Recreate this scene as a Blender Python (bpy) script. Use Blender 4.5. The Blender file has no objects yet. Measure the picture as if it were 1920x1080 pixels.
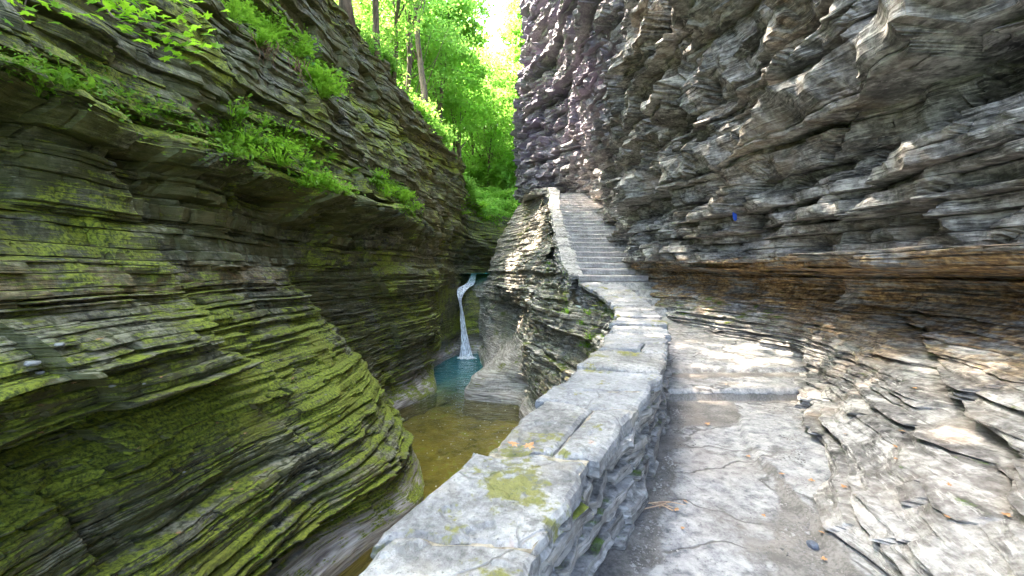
import bpy, math, random, sys
import numpy as np
random.seed(7)
C = bpy.context.scene.collection
F = 805.0; EYE = 1.6; HY = 505.0; WATER = -2.9

def at(px, py, Y):
    return ((px-960)/F*Y, Y, EYE-(py-HY)/F*Y)

# ------------------------------------------------------------------ noise
_rs = np.random.RandomState(11)
_perm = np.concatenate([_rs.permutation(256)]*3)
_g = _rs.normal(size=(256, 3)); _g /= np.linalg.norm(_g, axis=1)[:, None]
def perlin(x, y, z=0.0):
    x, y, z = np.broadcast_arrays(np.asarray(x, float), np.asarray(y, float), np.asarray(z, float))
    xi = np.floor(x).astype(int); yi = np.floor(y).astype(int); zi = np.floor(z).astype(int)
    xf = x-xi; yf = y-yi; zf = z-zi
    xi &= 255; yi &= 255; zi &= 255
    u = xf*xf*xf*(xf*(xf*6-15)+10); v = yf*yf*yf*(yf*(yf*6-15)+10); w = zf*zf*zf*(zf*(zf*6-15)+10)
    def gr(a, b, c):
        h = _perm[_perm[_perm[(xi+a) & 255]+((yi+b) & 255)]+((zi+c) & 255)]
        g = _g[h]
        return g[..., 0]*(xf-a)+g[..., 1]*(yf-b)+g[..., 2]*(zf-c)
    def L(a, b, t): return a+(b-a)*t
    return 1.6*L(L(L(gr(0,0,0), gr(1,0,0), u), L(gr(0,1,0), gr(1,1,0), u), v),
             L(L(gr(0,0,1), gr(1,0,1), u), L(gr(0,1,1), gr(1,1,1), u), v), w)
def fbm(x, y, z=0.0, o=4):
    s = 0; a = 1.0; f = 1.0
    for i in range(o):
        s = s+a*perlin(x*f+17.3*i, y*f+5.1*i, z*f+9.7*i); a *= .5; f *= 2.03
    return s
def hsh(a, b, seed=0):
    a = np.asarray(a).astype(np.int64); b = np.asarray(b).astype(np.int64)
    h = (a*73856093) ^ (b*19349663) ^ (seed*83492791+12345)
    h = (h ^ (h >> 13))*1274126177 & 0xffffffff
    h = (h ^ (h >> 16))*2246822519 & 0xffffffff
    return ((h >> 8) & 0xffff)/65535.0
def sst(e0, e1, x):
    t = np.clip((x-e0)/(e1-e0), 0, 1); return t*t*(3-2*t)

# ------------------------------------------------------------------ mesh helpers
def mesh_np(name, V, Fq, mat, parent=None, attrs=None, smooth=False):
    V = np.asarray(V, np.float32); Fq = np.asarray(Fq, np.int32)
    me = bpy.data.meshes.new(name)
    me.vertices.add(len(V)); me.vertices.foreach_set('co', V.ravel())
    n = Fq.shape[1]
    me.loops.add(Fq.size); me.loops.foreach_set('vertex_index', Fq.ravel())
    me.polygons.add(len(Fq)); me.polygons.foreach_set('loop_start', np.arange(0, Fq.size, n, dtype=np.int32))
    try: me.polygons.foreach_set('loop_total', np.full(len(Fq), n, np.int32))
    except Exception: pass
    me.polygons.foreach_set('use_smooth', np.full(len(Fq), smooth, bool))
    if attrs:
        for k, a in attrs.items():
            at_ = me.attributes.new(k, 'FLOAT', 'POINT'); at_.data.foreach_set('value', np.asarray(a, np.float32).ravel())
    me.update(calc_edges=True); me.validate()
    me.materials.append(mat)
    o = bpy.data.objects.new(name, me); C.objects.link(o)
    for k in ('moss', 'ochre', 'pale', 'purple'):
        pass
    if parent: o.parent = parent
    return o
def mesh_py(name, V, Fs, mat, parent=None, smooth=False):
    me = bpy.data.meshes.new(name); me.from_pydata([tuple(map(float, v)) for v in V], [], Fs); me.update()
    me.materials.append(mat)
    if smooth: me.polygons.foreach_set('use_smooth', np.ones(len(Fs), bool))
    o = bpy.data.objects.new(name, me); C.objects.link(o)
    if parent: o.parent = parent
    return o
def struct(o): o['kind'] = 'structure'; return o
def tag(o, label, cat, group=None, kind=None):
    o['label'] = label; o['category'] = cat
    if group: o['group'] = group
    if kind: o['kind'] = kind
    return o
def empty(name, loc=(0,0,0), rz=0):
    o = bpy.data.objects.new(name, None); C.objects.link(o); o.location = loc; o.rotation_euler = (0,0,rz)
    o.empty_display_size = .1
    return o
def tube(pts, rad, n=7, V=None, Fs=None):
    V = [] if V is None else V; Fs = [] if Fs is None else Fs
    pts = [np.array(p, float) for p in pts]; b = len(V)
    up = np.array([.13, .21, .97])
    for i, p in enumerate(pts):
        d = pts[min(i+1, len(pts)-1)]-pts[max(i-1, 0)]; d /= (np.linalg.norm(d)+1e-9)
        a = np.cross(d, up)
        if np.linalg.norm(a) < .2: a = np.cross(d, [1, 0, 0])
        a /= np.linalg.norm(a); c = np.cross(d, a)
        for k in range(n):
            t = 2*math.pi*k/n; V.append(p+rad[i]*(math.cos(t)*a+math.sin(t)*c))
    for i in range(len(pts)-1):
        for k in range(n):
            Fs.append((b+i*n+k, b+i*n+(k+1) % n, b+(i+1)*n+(k+1) % n, b+(i+1)*n+k))
    Fs.append(tuple(b+(len(pts)-1)*n+k for k in range(n))); Fs.append(tuple(b+n-1-k for k in range(n)))
    return V, Fs

# ------------------------------------------------------------------ materials
class NT:
    def __init__(s, name):
        s.m = bpy.data.materials.new(name); s.m.use_nodes = True; s.t = s.m.node_tree
        s.t.nodes.clear(); s.out = s.t.nodes.new('ShaderNodeOutputMaterial')
    def n(s, typ, ins=None, **kw):
        nd = s.t.nodes.new(typ)
        for k, v in kw.items(): setattr(nd, k, v)
        for k, v in (ins or {}).items(): s.set(nd, k, v)
        return nd
    def set(s, nd, k, v):
        sock = nd.inputs[k]
        if isinstance(v, bpy.types.NodeSocket): s.t.links.new(v, sock)
        elif isinstance(v, bpy.types.Node): s.t.links.new(v.outputs[0], sock)
        else: sock.default_value = v
    def math(s, op, a, b=0.0, c=None, clamp=False):
        nd = s.n('ShaderNodeMath', operation=op, use_clamp=clamp); s.set(nd, 0, a); s.set(nd, 1, b)
        if c is not None: s.set(nd, 2, c)
        return nd.outputs[0]
    def mr(s, v, a, b, c=0.0, d=1.0):
        nd = s.n('ShaderNodeMapRange', {'Value': v, 'From Min': a, 'From Max': b, 'To Min': c, 'To Max': d}, interpolation_type='SMOOTHSTEP')
        return nd.outputs[0]
    def mix(s, f, a, b, mode='MIX'):
        nd = s.n('ShaderNodeMix', data_type='RGBA', blend_type=mode)
        s.set(nd, 0, f); s.set(nd, 6, col(a)); s.set(nd, 7, col(b)); return nd.outputs[2]
    def coord(s, scale=(1,1,1), which='Object'):
        tc = s.n('ShaderNodeTexCoord'); mp = s.n('ShaderNodeMapping', {'Vector': tc.outputs[which], 'Scale': scale}); return mp.outputs[0]
    def noise(s, vec, scale, detail=5, rough=.55, dist=0.0):
        return s.n('ShaderNodeTexNoise', {'Vector': vec, 'Scale': scale, 'Detail': detail, 'Roughness': rough, 'Distortion': dist}).outputs[0]
    def ramp(s, f, stops):
        nd = s.n('ShaderNodeValToRGB', {'Fac': f}); cr = nd.color_ramp
        while len(cr.elements) < len(stops): cr.elements.new(.5)
        for e, (p, c) in zip(cr.elements, stops): e.position = p; e.color = (*c, 1)
        return nd.outputs[0]
    def attr(s, n): return s.n('ShaderNodeAttribute', attribute_name=n).outputs['Fac']
    def princ(s, **kw):
        p = s.n('ShaderNodeBsdfPrincipled', {k.replace('_', ' '): v for k, v in kw.items()})
        s.t.links.new(p.outputs[0], s.out.inputs[0]); return p
def col(c):
    if isinstance(c, tuple) and len(c) == 3: return (*c, 1)
    return c

def rock_mat(name, dark, mid, light, warm=(.30,.22,.13), rough=.8, zs=7, bump=.03, mosscol=((.035,.07,.008),(.12,.21,.015)), purple=None, fine=1.0, lichen=None, lam=.75, top_pale=.55):
    t = NT(name)
    st = t.coord((1,1,zs)); ob = t.coord()
    n1 = t.noise(st, 1.6, 8, .62, .3); n2 = t.noise(ob, 1.1, 5, .6); n3 = t.noise(ob, 14*fine, 6, .65)
    n4 = t.noise(t.coord((1,1,zs*2.5)), 3.0, 4, .6)
    f = t.math('ADD', t.math('MULTIPLY', n1, .6), t.math('MULTIPLY', n3, .4))
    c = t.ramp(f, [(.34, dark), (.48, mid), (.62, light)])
    n5 = t.noise(t.coord((1.3,1.3,zs*5)), 3.5, 5, .7)
    c = t.mix(t.mr(n4, .54, .64, 0, lam), c, tuple(x*.4 for x in dark))
    c = t.mix(t.mr(n5, .55, .66, 0, .65), c, tuple(min(.8, x*1.3) for x in light))
    c = t.mix(t.mr(n5, .45, .36, 0, .55), c, dark)
    if lichen:
        c = t.mix(t.mr(t.math('ADD', t.math('MULTIPLY', n2, .6), t.math('MULTIPLY', n5, .4)), .39, .54, 0, .82), c, lichen)
    c = t.mix(t.mr(n2, .52, .70, 0, .45), c, warm)
    nz = t.n('ShaderNodeSeparateXYZ', {'Vector': t.n('ShaderNodeNewGeometry').outputs['Normal']}).outputs[2]
    c = t.mix(t.math('MULTIPLY', t.mr(nz, .3, .9, 0, top_pale), t.mr(n3, .4, .6)), c, tuple(min(.7, x*1.25) for x in light))  # upward faces mixed toward a paler stone tone, broken up by noise
    if purple: c = t.mix(t.math('MULTIPLY', t.attr('purple'), .8), c, purple)
    och = t.math('MULTIPLY', t.attr('ochre'), t.mr(t.math('ADD', n4, t.math('MULTIPLY', t.noise(ob, 2.2, 6, .7), .9)), .80, 1.04, .0, .95))
    c = t.mix(och, c, t.ramp(t.math('ADD', t.math('MULTIPLY', n5, .5), t.math('MULTIPLY', n3, .5)), [(.40, (.045,.027,.015)), (.5, (.25,.15,.065)), (.60, (.62,.43,.20))]))
    c = t.mix(t.attr('pale'), c, t.ramp(t.noise(t.coord((.6,.6,9)), 3.0, 5), [(.35, (.17,.14,.12)), (.5, (.38,.33,.29)), (.65, (.62,.57,.51))]))
    mn = t.noise(ob, 3.5, 7, .7)
    mk = t.math('ADD', t.math('MULTIPLY', nz, .38), t.math('MULTIPLY', t.math('SUBTRACT', mn, .5), 2.1))
    mk = t.math('ADD', mk, t.math('ADD', t.math('MULTIPLY', t.attr('moss'), 1.2), t.math('MULTIPLY', t.math('SUBTRACT', n4, .5), 1.6)))
    mk = t.mr(mk, .68, .98)
    mc = t.mix(t.mr(t.noise(ob, 26, 5, .7), .35, .62), mosscol[0], mosscol[1])
    mc = t.mix(t.mr(t.noise(ob, .9, 3), .5, .66, 0, .6), mc, (.19,.19,.02))
    c = t.mix(mk, c, mc)
    h = t.math('ADD', t.math('MULTIPLY', n4, 1.0), t.math('ADD', t.math('MULTIPLY', n3, .7), t.math('MULTIPLY', t.noise(ob, 60, 4, .7), t.math('ADD', t.math('MULTIPLY', mk, .5), .2))))
    b = t.n('ShaderNodeBump', {'Height': h, 'Strength': .9, 'Distance': bump})
    t.princ(Base_Color=c, Roughness=rough, Normal=b)
    return t.m

M = {}
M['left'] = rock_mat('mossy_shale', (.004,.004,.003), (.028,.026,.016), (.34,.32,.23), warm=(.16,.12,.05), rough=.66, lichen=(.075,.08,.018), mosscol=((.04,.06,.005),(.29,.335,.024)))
M['mid'] = rock_mat('gorge_shale', (.022,.02,.017), (.20,.19,.16), (.55,.515,.455), warm=(.42,.36,.25), rough=.7, mosscol=((.05,.075,.008),(.17,.22,.02)))
M['right'] = rock_mat('overhang_shale', (.017,.016,.015), (.155,.148,.14), (.50,.485,.46), warm=(.34,.26,.19), rough=.75, zs=4.5, purple=(.15,.125,.20), bump=.045, top_pale=.12)
M['masonry'] = rock_mat('wall_stone', (.045,.044,.042), (.19,.185,.175), (.37,.36,.345), warm=(.32,.28,.21), zs=2.5, rough=.75)

def cap_mat():
    t = NT('capstone'); ob = t.coord()
    oi = t.n('ShaderNodeObjectInfo').outputs['Random']
    n1 = t.noise(ob, 3, 7, .65, .4); n2 = t.noise(ob, 30, 5, .7); n3 = t.noise(ob, 1.6, 4)
    c = t.ramp(t.math('ADD', t.math('MULTIPLY', n1, .6), t.math('MULTIPLY', n2, .4)), [(.38, (.085,.083,.08)), (.48, (.215,.213,.21)), (.60, (.41,.405,.39))])
    c = t.mix(t.math('MULTIPLY', oi, .55), c, (.24,.26,.30))
    c = t.mix(t.mr(n3, .55, .68, 0, .5), c, (.36,.32,.25))
    c = t.mix(t.mr(t.noise(ob, 6, 3), .68, .74, 0, .6), c, (.45,.25,.18))
    mk = t.mr(t.math('ADD', t.noise(ob, 1.9, 6, .7), t.math('MULTIPLY', t.noise(ob, 22, 3), .25)), .69, .76)
    c = t.mix(mk, c, t.mix(n2, (.08,.09,.02), (.27,.26,.08)))
    vo = t.n('ShaderNodeTexVoronoi', {'Vector': t.n('ShaderNodeVectorMath', {0: ob, 1: t.n('ShaderNodeTexNoise', {'Vector': ob, 'Scale': .8, 'Detail': 3.0}).outputs[1]}, operation='ADD').outputs[0], 'Scale': 1.3}, feature='DISTANCE_TO_EDGE').outputs[0]
    cr = t.math('MULTIPLY', t.mr(vo, .010, .002), t.mr(n3, .45, .55))
    c = t.mix(t.math('MULTIPLY', cr, .3), c, (.06,.055,.05))
    c = t.mix(t.mr(t.noise(ob, 9, 6, .75), .52, .64, 0, .7), c, (.12,.118,.11))
    c = t.mix(t.mr(t.noise(ob, 70, 3, .7), .60, .68, 0, .6), c, (.05,.05,.048))
    h = t.math('SUBTRACT', t.math('ADD', n1, t.math('MULTIPLY', n2, .6)), t.math('MULTIPLY', cr, .4))
    t.princ(Base_Color=c, Roughness=.72, Normal=t.n('ShaderNodeBump', {'Height': h, 'Strength': .8, 'Distance': .03}).outputs[0])
    return t.m
M['cap'] = cap_mat()
def simple_mat(name, a, b, scale=20, rough=.8, bump=.01, zs=1.0, metallic=0):
    t = NT(name); ob = t.coord((1,1,zs)); n = t.noise(ob, scale, 6, .65)
    c = t.mix(t.mr(n, .35, .65), a, b)
    t.princ(Base_Color=c, Roughness=rough, Metallic=metallic, Normal=t.n('ShaderNodeBump', {'Height': n, 'Strength': .7, 'Distance': bump}).outputs[0])
    return t.m
M['mortar'] = simple_mat('mortar', (.16,.14,.10), (.40,.36,.28), 25)
M['bark'] = simple_mat('bark', (.05,.035,.025), (.17,.12,.085), 9, zs=.25, bump=.03)
M['twig'] = simple_mat('dry_twig', (.28,.17,.11), (.50,.36,.24), 30)
M['root'] = simple_mat('hanging_root', (.10,.055,.03), (.26,.15,.09), 30, zs=.2)
M['pebble'] = simple_mat('pale_pebble', (.16,.16,.155), (.34,.33,.32), 25)
M['blue_pebble'] = simple_mat('slate_pebble', (.07,.08,.10), (.12,.14,.18), 25)
M['brownleaf'] = simple_mat('dead_leaf', (.34,.17,.07), (.52,.30,.14), 30)
M['blue'] = simple_mat('blue_plastic', (.02,.07,.42), (.04,.12,.60), 10, rough=.4, bump=.001)
M['soil'] = simple_mat('forest_soil', (.012,.028,.006), (.045,.085,.012), 3, bump=.1)
def step_mat():
    t = NT('step_stone'); ob = t.coord((1,6,1)); n = t.noise(ob, 2.2, 7, .65); n2 = t.noise(t.coord(), 18, 5, .7)
    c = t.ramp(t.math('ADD', t.math('MULTIPLY', n, .6), t.math('MULTIPLY', n2, .4)), [(.36, (.17,.16,.155)), (.5, (.34,.325,.315)), (.62, (.55,.53,.51))])
    c = t.mix(t.math('MULTIPLY', t.n('ShaderNodeObjectInfo').outputs['Random'], .45), c, (.30,.27,.27))
    t.princ(Base_Color=c, Roughness=.8, Normal=t.n('ShaderNodeBump', {'Height': t.math('ADD', n, n2), 'Strength': .8, 'Distance': .03}).outputs[0])
    return t.m
M['step'] = step_mat()
def path_mat():
    t = NT('path_stone'); ob = t.coord()
    n1 = t.noise(ob, 1.5, 8, .68, .3); n2 = t.noise(ob, 11, 7, .75); n3 = t.noise(ob, 45, 4, .7); n4 = t.noise(ob, .9, 3)
    mud = t.mix(t.mr(t.math('ADD', n3, t.noise(ob, 5, 5)), .8, 1.25), (.10,.093,.085), (.22,.205,.19))
    st = t.ramp(n2, [(.36, (.10,.105,.115)), (.46, (.225,.225,.23)), (.60, (.37,.365,.355))])
    mk = t.mr(t.math('ADD', t.math('ADD', n1, t.math('MULTIPLY', n2, .35)), t.math('MULTIPLY', t.attr('bare'), .5)), .68, .86)
    c = t.mix(mk, mud, st)
    c = t.mix(t.mr(n4, .5, .66, 0, .35), c, (.28,.24,.20))
    vo = t.n('ShaderNodeTexVoronoi', {'Vector': t.n('ShaderNodeVectorMath', {0: t.coord((.7,1.5,1)), 1: t.n('ShaderNodeTexNoise', {'Vector': ob, 'Scale': 1.5, 'Detail': 4.0}).outputs[1]}, operation='ADD').outputs[0], 'Scale': 1.1}, feature='DISTANCE_TO_EDGE').outputs[0]
    ck = t.math('MULTIPLY', t.math('MULTIPLY', t.mr(vo, .022, .004), t.mr(n4, .40, .52)), mk)
    c = t.mix(t.math('MULTIPLY', ck, .7), c, (.05,.045,.04))
    mk = t.math('SUBTRACT', mk, ck)
    c = t.mix(t.mr(t.noise(ob, 28, 4, .7), .58, .66, 0, .55), c, (.06,.06,.065))
    t.princ(Base_Color=c, Roughness=.78, Normal=t.n('ShaderNodeBump', {'Height': t.math('ADD', t.math('MULTIPLY', mk, .7), t.math('ADD', n2, t.math('MULTIPLY', n3, .4))), 'Strength': .7, 'Distance': .014}).outputs[0])
    return t.m
M['path'] = path_mat()

def leaf_mat(name, a, b, tr, amount=.5):
    t = NT(name)
    g = t.n('ShaderNodeNewGeometry').outputs['Random Per Island']; oi = t.n('ShaderNodeObjectInfo').outputs['Random']
    f = t.math('ADD', t.math('MULTIPLY', g, .7), t.math('MULTIPLY', oi, .3))
    c = t.mix(f, a, b); c2 = t.mix(f, tuple(x*.75 for x in tr), tr)
    p = t.n('ShaderNodeBsdfPrincipled', {'Base Color': c, 'Roughness': .5, 'Specular IOR Level': .25})
    l = t.n('ShaderNodeBsdfTranslucent', {'Color': c2})
    m = t.n('ShaderNodeMixShader', {0: amount, 1: p.outputs[0], 2: l.outputs[0]})
    t.t.links.new(m.outputs[0], t.out.inputs[0]); return t.m
M['leaf'] = leaf_mat('tree_leaf', (.09,.20,.015), (.22,.36,.03), (.36,.66,.13), .60)
M['leaf_dark'] = leaf_mat('dark_leaf', (.05,.13,.03), (.11,.22,.05), (.20,.42,.10), .5)
M['fern'] = leaf_mat('fern_leaf', (.12,.28,.02), (.27,.45,.035), (.36,.66,.06), .5)
M['herb'] = leaf_mat('herb_leaf', (.09,.20,.02), (.19,.33,.03), (.24,.46,.04), .45)
M['fern_blue'] = leaf_mat('broad_leaf', (.16,.40,.22), (.22,.46,.30), (.18,.50,.25), .3)
M['maple'] = leaf_mat('maple_leaf', (.12,.30,.02), (.22,.42,.03), (.48,.85,.05), .6)

def water_mat():
    t = NT('pool_water'); ob = t.coord()
    y = t.n('ShaderNodeSeparateXYZ', {'Vector': t.coord()}).outputs[1]
    yy = t.math('ADD', y, t.math('MULTIPLY', t.math('SUBTRACT', t.noise(ob, .5, 3), .5), 3.0))
    f = t.mr(yy, 13.2, 19.0)
    bump = t.n('ShaderNodeBump', {'Height': t.math('MULTIPLY', t.noise(t.coord((1,1,1)), 4.5, 4, .6), t.mr(y, 6, 20, .6, 1.5)), 'Strength': .6, 'Distance': .12})
    body = t.n('ShaderNodeBsdfDiffuse', {'Color': t.mix(f, (.15,.135,.04), (.015,.15,.17))})
    tr = t.n('ShaderNodeBsdfTransparent', {'Color': t.mix(f, (.82,.76,.42,1), (.10,.42,.45,1))})
    b1 = t.n('ShaderNodeMixShader', {0: t.mr(f, 0, 1, .22, .75), 1: tr.outputs[0], 2: body.outputs[0]})
    gl = t.n('ShaderNodeBsdfGlossy', {'Color': (1,1,1,1), 'Roughness': .04, 'Normal': bump.outputs[0]})
    fr = t.n('ShaderNodeFresnel', {'IOR': 1.33, 'Normal': bump.outputs[0]})
    mx = t.n('ShaderNodeMixShader', {0: fr.outputs[0], 1: b1.outputs[0], 2: gl.outputs[0]})
    t.t.links.new(mx.outputs[0], t.out.inputs[0]); return t.m
M['water'] = water_mat()
def bed_mat():
    t = NT('stream_bed'); ob = t.coord()
    n1 = t.noise(ob, 1.2, 5, .6, .5); n2 = t.noise(ob, 9, 5, .7)
    c = t.ramp(t.math('ADD', t.math('MULTIPLY', n1, .75), t.math('MULTIPLY', n2, .25)), [(.36, (.10,.09,.03)), (.44, (.24,.21,.07)), (.56, (.40,.34,.13)), (.64, (.34,.44,.10))])
    t.princ(Base_Color=c, Roughness=.9); return t.m
M['bed'] = bed_mat()
def fall_mat():
    t = NT('falling_water'); n = t.noise(t.coord((7,7,.3)), 2.4, 5, .6)
    p = t.n('ShaderNodeBsdfPrincipled', {'Base Color': (.88,.92,.97,1), 'Roughness': .35, 'Subsurface Weight': .0})
    tr = t.n('ShaderNodeBsdfTransparent')
    m = t.n('ShaderNodeMixShader', {0: t.mr(n, .34, .6, .25, .85), 1: tr.outputs[0], 2: p.outputs[0]})
    t.t.links.new(m.outputs[0], t.out.inputs[0]); return t.m
M['fall'] = fall_mat()

# ------------------------------------------------------------------ bedded rock surface
def cr_rows(P, us):
    """Catmull-Rom along axis 0 of control array P (N,2) at params us"""
    N = len(P); i = np.clip(np.floor(us).astype(int), 0, N-2); t = (us-i)[:, None]
    p1 = P[i]; p2 = P[i+1]; p0 = P[np.clip(i-1, 0, N-1)]; p3 = P[np.clip(i+2, 0, N-1)]
    m1 = (p2-p0)*.5*.8; m2 = (p3-p1)*.5*.8
    t2 = t*t; t3 = t2*t
    return (2*t3-3*t2+1)*p1+(t3-2*t2+t)*m1+(-2*t3+3*t2)*p2+(t3-t2)*m2
def pchip(zl, L, z):
    """zl (K), L (K,cols,2), z (R) -> (R,cols,2)"""
    h = np.diff(zl); d = np.diff(L, axis=0)/h[:, None, None]
    m = np.zeros_like(L); m[0] = d[0]; m[-1] = d[-1]
    for k in range(1, len(zl)-1):
        w1 = 2*h[k]+h[k-1]; w2 = h[k]+2*h[k-1]
        s = d[k-1]*d[k] > 0
        with np.errstate(divide='ignore', invalid='ignore'):
            hm = (w1+w2)/(w1/d[k-1]+w2/d[k])
        m[k] = np.where(s, hm, 0)
    i = np.clip(np.searchsorted(zl, z, side='right')-1, 0, len(zl)-2)
    t = ((z-zl[i])/h[i])[:, None, None]; hh = h[i][:, None, None]
    t2 = t*t; t3 = t2*t
    return (2*t3-3*t2+1)*L[i]+(t3-2*t2+t)*hh*m[i]+(-2*t3+3*t2)*L[i+1]+(t3-t2)*hh*m[i+1]

def make_beds(z0, z1, tmin, tmax, rnd, p=1.6):
    b = [z0]
    while b[-1] < z1:
        z = b[-1]; lo = tmin(z) if callable(tmin) else tmin; hi = tmax(z) if callable(tmax) else tmax
        b.append(b[-1]+lo+(hi-lo)*rnd.random()**p)
    return np.array(b)

def bedded(name, zl, cols, mat, side=1, seed=1, tmin=.04, tmax=.16, big=(.35,1.0), spacing=(.02,.0035), refz=1.0,
           A_b=.03, A_n=.05, A_c=.05, A_B=.10, A_C=.12, A_r=.02, groove=.025, A_f=.05, Lc=(.3,1.2), LC=(.8,2.5), slant=.0,
           ztop=None, amp=None, attr=None, us=(.0,.06,.3,.7,.94,1.0), joint=.03, parent=None, zwarp=.05, dzf=None, smooth=False, post=None):
    zl = np.array(zl, float)
    rnd = np.random.RandomState(seed)
    cols = np.array(cols, float)            # (ncol, nlev, 2)
    N = len(cols)
    # adaptive columns
    kref = int(np.argmin(abs(zl-refz)))
    uu = np.linspace(0, N-1, 6000)
    pr = cr_rows(cols[:, kref], uu)
    seg = np.r_[0, np.cumsum(np.linalg.norm(np.diff(pr, axis=0), axis=1))]
    dist = np.hypot(pr[:, 0], pr[:, 1])
    dens = 1/np.maximum(spacing[0], spacing[1]*dist)
    cum = np.r_[0, np.cumsum(dens[:-1]*np.diff(seg))]
    nc = int(cum[-1])
    u = np.interp(np.linspace(0, cum[-1], nc), cum, uu); a = np.interp(u, uu, seg)
    L = np.stack([cr_rows(cols[:, k], u) for k in range(len(zl))])
    beds = make_beds(zl[0], zl[-1], tmin, tmax, rnd)
    nb = len(beds)-1
    usn = np.array(us)
    zr = (beds[:-1, None]+np.diff(beds)[:, None]*usn[None]).ravel()
    kr = np.repeat(np.arange(nb), len(usn)); ur = np.tile(usn, nb)
    zr = np.minimum(zr, zl[-1])
    B = pchip(zl, L, zr)
    Z = np.broadcast_to(zr[:, None], B.shape[:2]).copy()
    T = np.gradient(B, axis=1); Tl = np.linalg.norm(T, axis=2, keepdims=True)+1e-9; T /= Tl
    Nn = np.stack([-T[..., 1], T[..., 0]], -1)*side
    A = np.broadcast_to(a[None], Z.shape)
    am = np.ones_like(Z) if amp is None else amp(B[..., 0], B[..., 1], Z)
    K = np.broadcast_to(kr[:, None], Z.shape); U = np.broadcast_to(ur[:, None], Z.shape)
    def layer(k, ka, Lmin, Lmax, Ab, An, Ac, Aj, sd, nblk):
        lc = Lmin+(Lmax-Lmin)*rnd.random(nblk+2); ph = rnd.random(nblk+2)*50; off = rnd.normal(size=nblk+2)
        warp = perlin(A*.8, Z*.5+sd)*.35
        q = (A+slant*Z+warp)/lc[k]+ph[k]
        ci = np.floor(q); fr = q-ci
        r1 = hsh(ci, k, seed+sd)*2-1; r2 = hsh(ci, k, seed+sd+31)*2-1
        # jitter of the joint itself
        e = np.minimum(fr, 1-fr)*lc[k]
        D = Ab*off[k]+Ac*(r1+1.5*r2*(fr-.5))-Aj*np.exp(-(e/.02)**2)*(hsh(ci, k, seed+sd+77) > .3)
        if An: D = D+An*perlin(A/1.7, k*3.71+sd)
        return D
    D = layer(K, 0, Lc[0], Lc[1], A_b, A_n, A_c, joint, 1, nb)
    bb = make_beds(zl[0]-.1, zl[-1]+.5, big[0], big[1], rnd, 1.0)
    Zw = Z+.10*perlin(A*.35, 3.3)
    KB = np.clip(np.searchsorted(bb, Zw, side='right')-1, 0, len(bb)-2)
    D = D+layer(KB, 0, LC[0], LC[1], A_B, 0, A_C, joint*.7, 2, len(bb))
    D = D+A_r*(1-(2*U-1)**4)-groove*(hsh(np.floor(A/.7+K*.37), K, seed+5)*.8+.2)*((U < .01) | (U > .99))
    f3 = fbm(B[..., 0]*1.1, B[..., 1]*1.1, Z*1.5, 4)
    rg = 1-2.2*np.abs(perlin(B[..., 0]*.9+3, B[..., 1]*.9, Z*1.6+A*.0))-.9*np.abs(perlin(B[..., 0]*2.3, B[..., 1]*2.3+5, Z*4))
    D = D*am+(f3*.5+rg*.5)*A_f*(.4+.6*am)
    f4 = perlin(B[..., 0]*9, B[..., 1]*9, Z*14); D = D+f4*.012*(.3+.7*am)
    X = B[..., 0]+Nn[..., 0]*D; Y = B[..., 1]+Nn[..., 1]*D
    Zo = Z+zwarp*fbm(B[..., 0]*.35, B[..., 1]*.35, 0, 2)*am + .006*perlin(X*5, Y*5, Z*3+40)
    if dzf is not None: Zo = Zo+dzf(a)[None, :]
    if post: X, Y, Zo = post(X, Y, Zo, a)
    V = np.stack([X, Y, Zo], -1).reshape(-1, 3)
    R, Cn = Z.shape
    idx = np.arange(R*Cn).reshape(R, Cn)
    q = np.stack([idx[:-1, :-1], idx[:-1, 1:], idx[1:, 1:], idx[1:, :-1]], -1)
    if side < 0: q = q[..., ::-1]
    keep = np.ones(q.shape[:2], bool)
    if ztop is not None:
        zt = np.interp(u, np.arange(N), ztop)+.25*perlin(a*.6, 7.7)+.12*np.sign(perlin(a*1.7, 2.2))
        keep &= ~(Z[:-1, :-1] > zt[None, :-1])
    q = q[keep]
    at_ = attr(X, Y, Z, A) if attr else {}
    for k in ('moss', 'ochre', 'pale', 'purple'):
        if k not in at_: at_[k] = np.zeros(Z.shape)
    # drop unused verts
    used = np.zeros(R*Cn, bool); used[q.ravel()] = True
    remap = np.cumsum(used)-1
    attrs = {k: np.clip(v, 0, 1.5).ravel()[used] for k, v in at_.items()}
    return mesh_np(name, V[used], remap[q], mat, parent, attrs, smooth)

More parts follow.
